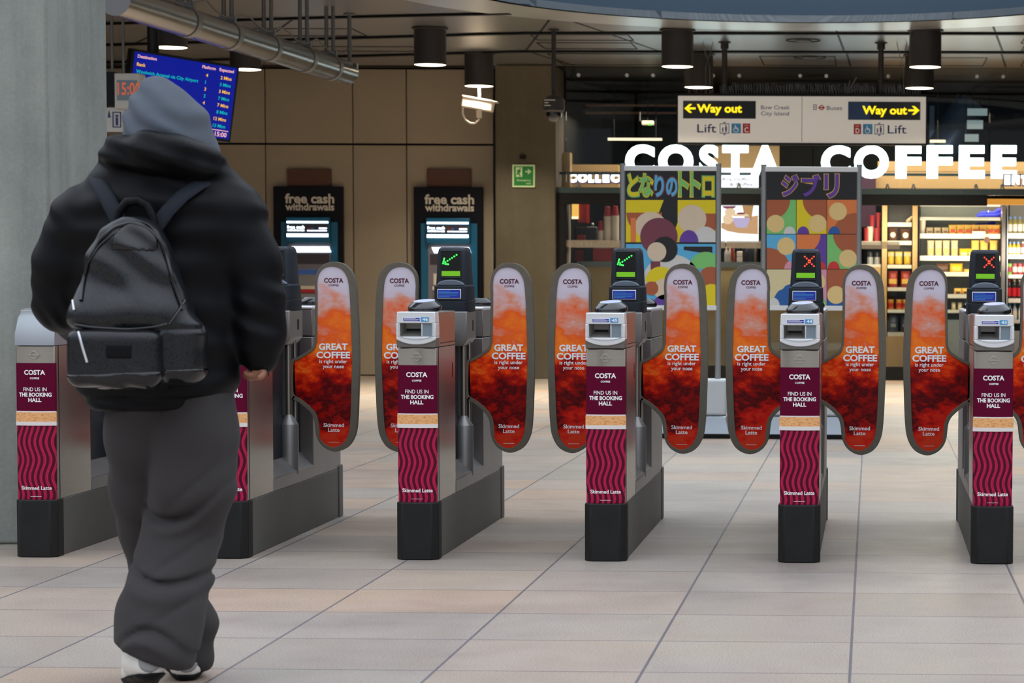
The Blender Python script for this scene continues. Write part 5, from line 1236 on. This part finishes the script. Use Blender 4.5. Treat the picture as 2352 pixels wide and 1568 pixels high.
# ------------------------------------------------------------------ the walking person
import numpy as np
_rs = np.random.RandomState(5); _lat = _rs.rand(32, 32, 32)
def vnoise(P, s, off=0.0):
    q = P * s + off + 100.0; i = np.floor(q).astype(int); f = q - i; f = f * f * (3 - 2 * f); i &= 31; j = (i + 1) & 31
    def L(a, b, c): return _lat[a[..., 0], b[..., 1], c[..., 2]]
    x0 = L(i, i, i) * (1 - f[..., 0]) + L(j, i, i) * f[..., 0]; x1 = L(i, j, i) * (1 - f[..., 0]) + L(j, j, i) * f[..., 0]
    x2 = L(i, i, j) * (1 - f[..., 0]) + L(j, i, j) * f[..., 0]; x3 = L(i, j, j) * (1 - f[..., 0]) + L(j, j, j) * f[..., 0]
    y0 = x0 * (1 - f[..., 1]) + x1 * f[..., 1]; y1 = x2 * (1 - f[..., 1]) + x3 * f[..., 1]
    return (y0 * (1 - f[..., 2]) + y1 * f[..., 2]) * 2 - 1
def cone(P, a, b, r0, r1, sq=1.0):
    """Distance to a tapered limb from a to b; sq flattens it front to back."""
    a = np.array(a, float); b = np.array(b, float); S = np.array([1, sq, 1.0])
    pa = (P - a) * S; ba = (b - a) * S
    h = np.clip((pa @ ba) / (ba @ ba), 0, 1)
    return np.linalg.norm(pa - h[..., None] * ba, axis=-1) - (r0 + (r1 - r0) * h)
def chain(P, pts, sq=1.0, k=0.02):
    d = None
    for (a, r0), (b, r1) in zip(pts, pts[1:]):
        e = cone(P, a, b, r0, r1, sq); d = e if d is None else smin(d, e, k)
    return d
def smin(a, b, k):
    h = np.clip(0.5 + 0.5 * (b - a) / k, 0, 1); return b * (1 - h) + a * h - k * h * (1 - h)
def rbox(P, c, half, r):
    q = np.abs(P - np.array(c)) - (np.array(half) - r)
    return np.linalg.norm(np.maximum(q, 0), axis=-1) + np.minimum(q.max(axis=-1), 0) - r
def nets(fn, lo, hi, h):
    lo = np.array(lo, float); n = np.ceil((np.array(hi) - lo) / h).astype(int) + 1
    g = np.stack(np.meshgrid(*[lo[i] + h * np.arange(n[i]) for i in range(3)], indexing='ij'), -1)
    D = fn(g); S = D < 0
    acc = np.zeros(tuple(n - 1) + (3,)); cnt = np.zeros(tuple(n - 1))
    cor = [(a, b, c) for a in (0, 1) for b in (0, 1) for c in (0, 1)]
    sl = lambda A, o: A[o[0]:o[0] + n[0] - 1, o[1]:o[1] + n[1] - 1, o[2]:o[2] + n[2] - 1]
    for o in cor:
        for ax in range(3):
            if o[ax] == 1: continue
            p = list(o); p[ax] = 1
            d0, d1 = sl(D, o), sl(D, p); m = (d0 < 0) != (d1 < 0)
            t = np.where(m, d0 / np.where(m, d0 - d1, 1), 0)
            v = np.zeros(acc.shape); v[...] = o; v[..., ax] += t
            acc += v * m[..., None]; cnt += m
    act = cnt > 0; idx = -np.ones(act.shape, int); idx[act] = np.arange(act.sum())
    ci = np.argwhere(act); V = lo + h * (ci + acc[act] / cnt[act][:, None])
    Fc = []
    for ax in range(3):
        b, c = (ax + 1) % 3, (ax + 2) % 3
        s0 = [slice(None)] * 3; s1 = [slice(None)] * 3; s0[ax] = slice(0, -1); s1[ax] = slice(1, None)
        A, B = S[tuple(s0)], S[tuple(s1)]; e = np.argwhere(A != B)
        e = e[(e[:, b] > 0) & (e[:, c] > 0) & (e[:, b] < n[b] - 1) & (e[:, c] < n[c] - 1)]
        q = []
        for db, dc in ((-1, -1), (0, -1), (0, 0), (-1, 0)):
            w = e.copy(); w[:, b] += db; w[:, c] += dc; q.append(idx[w[:, 0], w[:, 1], w[:, 2]])
        q = np.stack(q, 1); fl = A[e[:, 0], e[:, 1], e[:, 2]]; q[~fl] = q[~fl][:, ::-1]
        Fc.append(q)
    return V, np.concatenate(Fc)
def organic(name, fn, lo, hi, h, mat, parent, smooth=2):
    V, Fq = nets(fn, lo, hi, h)
    me = bpy.data.meshes.new(name); me.from_pydata(V.tolist(), [], Fq.tolist()); me.materials.append(M[mat])
    me.polygons.foreach_set('use_smooth', [True] * len(me.polygons)); me.update()
    o = bpy.data.objects.new(name, me); COL.objects.link(o); o.parent = parent
    if smooth:
        s = o.modifiers.new('smooth', 'SMOOTH'); s.iterations = smooth; s.factor = 0.5
    return o
def m_cloth(name, c, rough, sheen, nscale=900, var=0.15, bumps=0.15):
    k = NT(name); n = k.noise(nscale, 2); n2 = k.noise(6, 4)
    a = tuple(v * (1 - var) for v in rgb(c)[:3]) + (1,); b = tuple(v * (1 + var) for v in rgb(c)[:3]) + (1,)
    k.bump(n, bumps, 0.002); M[name] = k.set(k.mix(n2, a, b), rough, spec=0.14, sheen=sheen)
m_cloth('jacket_cloth', (9, 9, 12), 0.5, 0.0, 400); m_cloth('trouser_cloth', (60, 57, 57), 0.9, 0.03); m_cloth('hood_cloth', (82, 88, 97), 0.9, 0.05)
m_cloth('strap_cloth', (34, 38, 45), 0.7, 0.0); plain('skin', (146, 98, 74), 0.5, var=0.08, scale=40); plain('shoe_white', (222, 218, 208), 0.5, var=0.04); plain('shoe_grey', (142, 142, 142), 0.5); plain('hair_dark', (20, 16, 14), 0.6)
def m_bag():
    k = NT('bag_canvas'); v = k.n('ShaderNodeTexVoronoi', feature='DISTANCE_TO_EDGE'); mp = k.n('ShaderNodeMapping'); mp.inputs['Scale'].default_value = (42, 42, 42); k.l(k.coord(), mp.inputs[0]); k.l(mp.outputs[0], v.inputs['Vector'])
    f = k.ramp(v.outputs['Distance'], [(0.08, (4, 4, 5)), (0.16, (34, 37, 42)), (0.30, (34, 37, 42)), (0.36, (4, 4, 5))])
    n = k.noise(12, 3); M['bag_canvas'] = k.set(f, k.math('MULTIPLY_ADD', n, 0.25, 0.22), spec=0.3, coat=0.14)
m_bag(); plain('bag_leather', (7, 7, 9), 0.2, var=0.1, scale=14, spec=0.4, coat=0.25)

YB = 6.6
W3 = lambda px, py, Y=YB: tuple(at(px, py, Y))
def person():
    root = empty('person', (0, 0, 0), 'person walking away in grey hood, black padded jacket and charcoal trousers', 'person')
    # --- body: one continuous skin
    J = []; Ed = []; Rr = []
    def add(p, r, par=None):
        J.append(p); Rr.append(r)
        if par is not None: Ed.append((par, len(J) - 1))
        return len(J) - 1
    pel = add(W3(385, 900), .115); sp1 = add(W3(378, 760), .105, pel); ch = add(W3(372, 560), .125, sp1); nk = add(W3(375, 425), .06, ch); hb = add(W3(378, 345), .07, nk); ht = add(W3(376, 275), .082, hb); tp = add(W3(372, 235), .05, ht)
    nose = add(W3(381, 312, YB + .105), .014, hb)
    # right arm and hand
    sh = add(W3(520, 480), .06, ch); el = add(W3(592, 690), .042, sh); wr = add(W3(594, 826), .028, el); pm = add(W3(597, 850), .026, wr)
    for k, (x1, y1, d1, x2, y2, d2, x3, y3, d3) in enumerate(((585, 861, -.022, 570, 862, -.024, 561, 853, -.016), (586, 866, -.004, 570, 868, -.004, 560, 858, .0), (588, 866, .014, 573, 868, .016, 563, 859, .016), (591, 863, .030, 579, 864, .032, 571, 857, .03))):
        a = add(W3(x1, y1, YB + d1), .0095, pm); b = add(W3(x2, y2, YB + d2), .009, a); add(W3(x3, y3, YB + d3), .008, b)
    a = add(W3(606, 856, YB - .03), .010, pm); b = add(W3(600, 865, YB - .045), .009, a); add(W3(588, 869, YB - .046), .008, b)
    # left arm, forearm forward into the pocket
    sh = add(W3(215, 480), .06, ch); el = add(W3(150, 690), .042, sh); wr = add(W3(215, 740, YB + .2), .028, el); pm = add(W3(250, 750, YB + .25), .028, wr)
    for k in range(4):
        a = add(W3(275, 742 + k * 12, YB + .27), .009, pm); add(W3(292, 748 + k * 12, YB + .27), .008, a)
    a = add(W3(262, 728, YB + .25), .010, pm); add(W3(276, 722, YB + .26), .009, a)
    # legs
    hp = add(W3(445, 960), .085, pel); kn = add(W3(438, 1215, 6.64), .055, hp); an = add(W3(345, 1500, 6.44), .04, kn); add(W3(330, 1562, 6.47), .026, an)
    hp = add(W3(320, 960), .085, pel); kn = add(W3(350, 1215, 6.74), .055, hp); an = add(W3(425, 1480, 6.82), .04, kn); add(W3(430, 1536, 6.90), .028, an)
    me = bpy.data.meshes.new('body'); me.from_pydata(J, Ed, []); me.materials.append(M['skin'])
    bm = bmesh.new(); bm.from_mesh(me); ly = bm.verts.layers.skin.verify(); bm.verts.ensure_lookup_table()
    for v, r in zip(bm.verts, Rr): v[ly].radius = (r, r)
    bm.verts[0][ly].use_root = True; bm.to_mesh(me); bm.free()
    body = bpy.data.objects.new('body', me); COL.objects.link(body); body.parent = root
    s = body.modifiers.new('skin', 'SKIN'); s.use_smooth_shade = True; s = body.modifiers.new('sub', 'SUBSURF'); s.levels = s.render_levels = 1
    # --- hoodie hood
    def f_hood(P):
        d = chain(P, [(W3(362, 200), .028), (W3(368, 255), .084), (W3(380, 308), .112), (W3(385, 352), .118)], 0.9, .03)
        d = smin(d, cone(P, W3(440, 300, YB + .02), W3(472, 355, YB + .02), .035, .03), .05)
        d = d + .006 * vnoise(P, 11) + .0045 * np.sin(P[..., 0] * 60 + P[..., 2] * 85 + 3 * vnoise(P, 9))
        face = cone(P, W3(378, 300, YB + .16), W3(378, 345, YB + .16), .085, .08)
        return np.maximum(d, -face)
    a = W3(262, 400, YB); b = W3(505, 160, YB)
    organic('hood', f_hood, (a[0], YB - .17, a[2]), (b[0], YB + .17, b[2]), .007, 'hood_cloth', root)
    # --- padded jacket
    def f_jacket(P):
        z = P[..., 2]
        t = chain(P, [(W3(372, 520), .150), (W3(366, 640), .160), (W3(364, 790), .165), (W3(365, 880), .160)], 1.22, .05)
        t = smin(t, cone(P, W3(292, 540), W3(288, 860), .135, .135, 1.15), .06); t = smin(t, cone(P, W3(440, 540), W3(430, 860), .135, .135, 1.15), .06)
        t = smin(t, cone(P, W3(225, 500), W3(520, 500), .105, .105, 1.0), .08)
        t = smin(t, cone(P, W3(300, 430), W3(450, 430), .085, .085, .95), .08)
        rw = .006 * np.sin(z * 70 + 4 * vnoise(P, 5)) + .005 * vnoise(P, 16) + .006 * vnoise(P, 8, 7)
        t = t + rw * .7 + .010 * np.exp(-((z - W3(0, 912)[2]) / .007) ** 2)
        ra = chain(P, [(W3(528, 505), .092), (W3(575, 600), .080), (W3(586, 690), .072), (W3(597, 770), .062), (W3(600, 822), .046)], 1.0, .04)
        la = chain(P, [(W3(190, 510), .090), (W3(150, 610), .082), (W3(148, 690, YB + .02), .076), (W3(190, 730, YB + .13), .066), (W3(235, 745, YB + .22), .056)], 1.0, .04)
        ar = np.minimum(ra, la) + .005 * np.sin(z * 80 + 55 * P[..., 0] + 6 * vnoise(P, 7)) * np.clip(.4 + 1.4 * vnoise(P, 6, 3), 0, 1) + .006 * vnoise(P, 11)
        d = smin(t, ar, .035)
        hem = W3(365, 938)[2] - (P[..., 0] - W3(365, 938)[0]) * -.03
        d = np.maximum(d, hem - z + .004 * vnoise(P, 12))
        # thick collar / folded hood round the neck
        cpts = [(W3(258, 372), .036), (W3(280, 352, YB - .09), .046), (W3(335, 346, YB - .13), .050), (W3(405, 352, YB - .13), .050), (W3(455, 370, YB - .09), .048), (W3(495, 392, YB - .02), .036), (W3(515, 405, YB + .03), .018)]
        c = chain(P, cpts, 1.0, .03); c = np.minimum(c, chain(P, [(W3(258, 372), .036), (W3(310, 392, YB + .12), .045), (W3(400, 400, YB + .15), .045), (W3(470, 398, YB + .11), .045), (W3(500, 398, YB + .03), .034)], 1.0, .03))
        c = c + .007 * vnoise(P, 13, 2) + .004 * np.sin(z * 120 + 40 * P[..., 0])
        return smin(d, c, .018)
    a = W3(55, 960, YB); b = W3(680, 300, YB)
    organic('jacket', f_jacket, (a[0], YB - .27, a[2]), (b[0], YB + .32, b[2]), .0085, 'jacket_cloth', root)
    # --- trousers
    def f_trousers(P):
        z = P[..., 2]
        r = chain(P, [(W3(442, 900), .108), (W3(447, 1000), .107), (W3(441, 1110), .104), (W3(423, 1210, 6.64), .098), (W3(397, 1310, 6.58), .102), (W3(369, 1410, 6.50), .108), (W3(362, 1475, 6.46), .112)], 1.0, .05)
        l = chain(P, [(W3(338, 900), .110), (W3(338, 1000, 6.64), .106), (W3(343, 1120, 6.73), .096), (W3(356, 1220, 6.80), .088), (W3(384, 1340, 6.82), .086), (W3(416, 1440, 6.80), .088), (W3(424, 1490, 6.82), .084)], 1.0, .05)
        X0 = W3(430, 1180)[0]
        def folds(py, dx, amp, w, tilt, curve, span=.10):
            x = P[..., 0] - X0 - dx; u = z - W3(0, py)[2] - tilt * x - curve * np.minimum(x * x, .02)
            return amp * np.exp(-(u / w) ** 2) * np.exp(-(x / span) ** 2)
        fr = folds(1183, -.01, .022, .010, .20, 4.0) - folds(1208, 0, .012, .016, .25, 4) + folds(1322, -.02, .024, .011, -.06, 3) - folds(1350, -.03, .010, .018, -.06, 3)
        fr = fr + folds(1418, -.05, .018, .012, .05, -7) - folds(1442, -.06, .010, .016, -.1, -6) + folds(1492, -.06, .016, .010, -.45, -4) - folds(1512, -.06, .008, .012, -.45, -4) + folds(1262, .01, .010, .012, .7, 0, .06) + folds(1110, .04, .008, .014, .9, 0, .06) + folds(1375, .02, .008, .010, .6, 0, .05)
        r = r + fr + .0035 * vnoise(P, 9) + .005 * vnoise(P * np.array([1, 1, .35]), 16)
        l = l + .007 * np.sin(z * 42 + 25 * P[..., 0]) * np.clip((.45 - z) * 4, 0, 1) + .004 * vnoise(P, 9, 4)
        cut_r = W3(0, 1514, 6.42)[2] - .42 * (P[..., 0] - W3(350, 0, 6.46)[0]); cut_l = W3(0, 1542, 6.80)[2] + .25 * (P[..., 0] - W3(440, 0, 6.8)[0]) 
        r = np.maximum(r, cut_r - z); l = np.maximum(l, cut_l - z)
        return smin(r, l, .006)
    a = W3(215, 1560, YB); b = W3(590, 850, YB)
    organic('trousers', f_trousers, (a[0], YB - .27, a[2] - .03), (b[0], YB + .36, b[2]), .008, 'trouser_cloth', root)
    # --- shoes
    def shoe(hx, hy, hY, tx, tY, lift, zt):
        h = np.array(W3(hx, hy, hY)); t = np.array((at(tx, 1500, tY).x, tY, .045))
        d_ = t - h
        def up(P):
            d = chain(P, [(h + [0, .03, .035], .046), (h + d_ * .35 + [0, 0, .045], .050), (h + d_ * .7 + [0, 0, .012], .044), (t, .034)], 1.0, .03)
            return smin(d, cone(P, h + [0, .025, .04], h + [0, .045, .095], .036, .034), .02)
        def lowz(P):
            u = np.clip(((P - h) @ d_) / (d_ @ d_), -.2, 1.2); return P[..., 2] - (h[2] + (t[2] - .045 - h[2] + .02) * u)
        lo = np.minimum(h, t) - .09; hi = np.maximum(h, t) + np.array([.09, .09, .16])
        s = organic('shoe', lambda P: np.maximum(up(P), -lowz(P)), lo, hi, .006, 'shoe_white', root)
        organic('sole', lambda P: np.maximum(np.maximum(up(P) - .006, lowz(P) - .012), -.022 - lowz(P)), lo, hi, .006, 'near_black', s)
        organic('heel_patch', lambda P: np.maximum(np.maximum(up(P) - .003, np.linalg.norm((P - (h + [.012, -.005, .045])) * np.array([1, .6, 1]), axis=-1) - .030), -(P[..., 1] - (h[1] - .05))), lo, hi, .005, 'shoe_grey', s)
    shoe(336, 1556, 6.385, 318, 6.60, .09, .03)
    shoe(421, 1556, 6.75, 430, 6.99, 0, .03)
    return root
person()

def surf(fn, px, py, off=0.0, Y0=6.15, Y1=6.6):
    """Where the line of sight through a photo pixel first meets the shape fn, stood off by a little."""
    Ys = np.linspace(Y0, Y1, 180); P = np.array([tuple(at(px, py, y)) for y in Ys]); d = fn(P); k = np.argmax(d < off)
    return tuple(P[k])
def backpack():
    YK = 6.375
    root = empty('backpack', (0, 0, 0), 'black glossy patterned backpack worn on the back of the hooded person', 'backpack')
    tab = np.array([(496, 305, 22, .03), (506, 303, 48, .042), (524, 301, 68, .052), (560, 298, 92, .064), (600, 299, 104, .072), (650, 300, 116, .076), (700, 303, 134, .080), (760, 313, 146, .086), (820, 315, 146, .088), (858, 309, 130, .082), (880, 300, 106, .066), (890, 296, 76, .04)], float)
    zt = np.array([W3(0, p, YK)[2] for p in tab[:, 0]])[::-1]; xc = np.array([W3(p, 700, YK)[0] for p in tab[:, 1]])[::-1]; hw = (tab[:, 2] * YK / F)[::-1]; hd = tab[:, 3][::-1]
    def sup(P, grow=0.0, pw=2.9):
        z = P[..., 2]; w = np.interp(z, zt, hw) + grow; dp = np.interp(z, zt, hd) + grow; x0 = np.interp(z, zt, xc)
        e = (np.abs((P[..., 0] - x0) / w) ** pw + np.abs((P[..., 1] - YK - .015) / dp) ** pw) ** (1 / pw) - 1
        return np.maximum(np.maximum(e * np.minimum(w, dp), z - zt[-1] - grow), zt[0] - grow - z)
    bul = lambda P: cone(P, surf0(200, 722), surf0(350, 722), .044, .046, .9)
    def surf0(px, py): p = W3(px, py, YK - .045); return p
    def pocket(P):
        z = P[..., 2]; c = W3(276, 0, YK); top, bot = W3(0, 748, YK)[2], W3(0, 884, YK)[2]
        return rbox(P, (c[0], YK - .058, (top + bot) / 2), (.122, .062, (top - bot) / 2), .034)
    def f_main(P):
        zp = W3(0, 752, YK)[2]
        d = smin(sup(P), bul(P), .05); d = smin(d, pocket(P), .012)
        d = smin(d, cone(P, W3(424, 765, YK + .01), W3(428, 838, YK + .01), .046, .050, .8), .02)
        x = P[..., 0]
        crease = .006 * np.exp(-((P[..., 2] - zp) / .006) ** 2) * (P[..., 1] < YK)
        sag = .005 * np.sin(P[..., 2] * 70 + x * 40 + 4 * vnoise(P, 6)) * np.clip(.35 + vnoise(P, 7, 2), 0, 1)
        return d + crease + sag + .0035 * vnoise(P, 13)
    a = W3(135, 905, YK); b = W3(495, 478, YK); lo, hi = (a[0], YK - .18, a[2]), (b[0], YK + .13, b[2])
    organic('main_compartment', f_main, lo, hi, .0062, 'bag_canvas', root)
    S = lambda px, py, off=.004: surf(f_main, px, py, off)
    def strip(name, pts, r, mat, par=root, seg=8):
        P = []
        for (x0, y0), (x1, y1) in zip(pts, pts[1:]):
            for k in range(6): P.append(S(x0 + (x1 - x0) * k / 6, y0 + (y1 - y0) * k / 6, .002))
        P.append(S(*pts[-1], .002)); P = np.array(P); P[1:-1] = (P[:-2] + P[1:-1] + P[2:]) / 3
        return MB().tube([tuple(p) for p in P], r, seg).build(name, mat, par, smooth=60)
    # leather crown with its arch, leather base
    arch = lambda P: ((P[..., 0] - W3(298, 0, YK - .06)[0]) / (52 * YK / F)) ** 2 + ((P[..., 2] - W3(0, 572, YK)[2]) / (66 * YK / F)) ** 2 - 1
    tp = organic('crown_panel', lambda P: np.maximum(np.maximum(np.maximum(f_main(P) - .004, arch(P) * .03), W3(0, 574, YK)[2] - P[..., 2]), P[..., 1] - YK), lo, hi, .0062, 'bag_leather', root)
    organic('base_panel', lambda P: np.maximum(f_main(P) - .003, P[..., 2] - W3(0, 858, YK)[2] - .05 * (P[..., 0] - a[0])), lo, hi, .0062, 'bag_leather', root)
    strip('zip', [(186, 690), (192, 640), (205, 592), (228, 552), (262, 522), (300, 511), (340, 524), (370, 556), (386, 600), (398, 650), (420, 712)], .0052, 'bag_leather')
    strip('zip', [(192, 640), (203, 604), (226, 566), (262, 536)], .003, 'bag_leather'); strip('zip', [(174, 746), (210, 752), (290, 757), (350, 752), (384, 744)], .0050, 'bag_leather')
    strip('piping', [(388, 745), (410, 715), (424, 690)], .004, 'bag_leather')
    strip('zip_pull', [(167, 690), (170, 712)], .0036, 'steel_bright'); strip('zip_pull', [(180, 762), (189, 796), (200, 832)], .0034, 'steel_bright')
    pc = S(273, 806, 0); organic('leather_patch', lambda P: np.maximum(f_main(P) - .0025, rbox(P, pc, (.034, .04, .020), .004)), lo, hi, .005, 'jacket_cloth', root, 0)
    MB().tube([W3(x, y, YK + .03) for x, y in ((268, 512), (274, 485), (292, 464), (318, 460), (338, 472), (350, 498), (352, 514))], [.012, .012, .013, .014, .013, .012, .012], 8).build('grab_handle', 'jacket_cloth', root, smooth=60)
    def strap(pts, w0, th=.009):
        P = [Vector(p) for p in pts]; rings = []
        for i, p in enumerate(P):
            d = (P[min(i + 1, len(P) - 1)] - P[max(i - 1, 0)]).normalized(); n = Vector((0, -1, .55)).normalized(); n = (n - n.dot(d) * d).normalized(); s = d.cross(n)
            rings.append([p + s * w0 * math.cos(2 * PI * k / 12) + n * th * math.sin(2 * PI * k / 12) for k in range(12)])
        return MB().loft(rings).build('shoulder_strap', 'strap_cloth', root, smooth=60)
    strap([W3(x, y, Y) for x, y, Y in ((278, 520, 6.43), (262, 485, 6.435), (245, 452, 6.455), (228, 425, 6.49), (218, 408, 6.54), (216, 404, 6.60), (216, 420, 6.68))], .021)
    strap([W3(x, y, Y) for x, y, Y in ((358, 522, 6.43), (385, 484, 6.435), (418, 450, 6.455), (455, 424, 6.49), (487, 410, 6.54), (500, 408, 6.60), (505, 424, 6.68))], .021)
    return root
backpack()
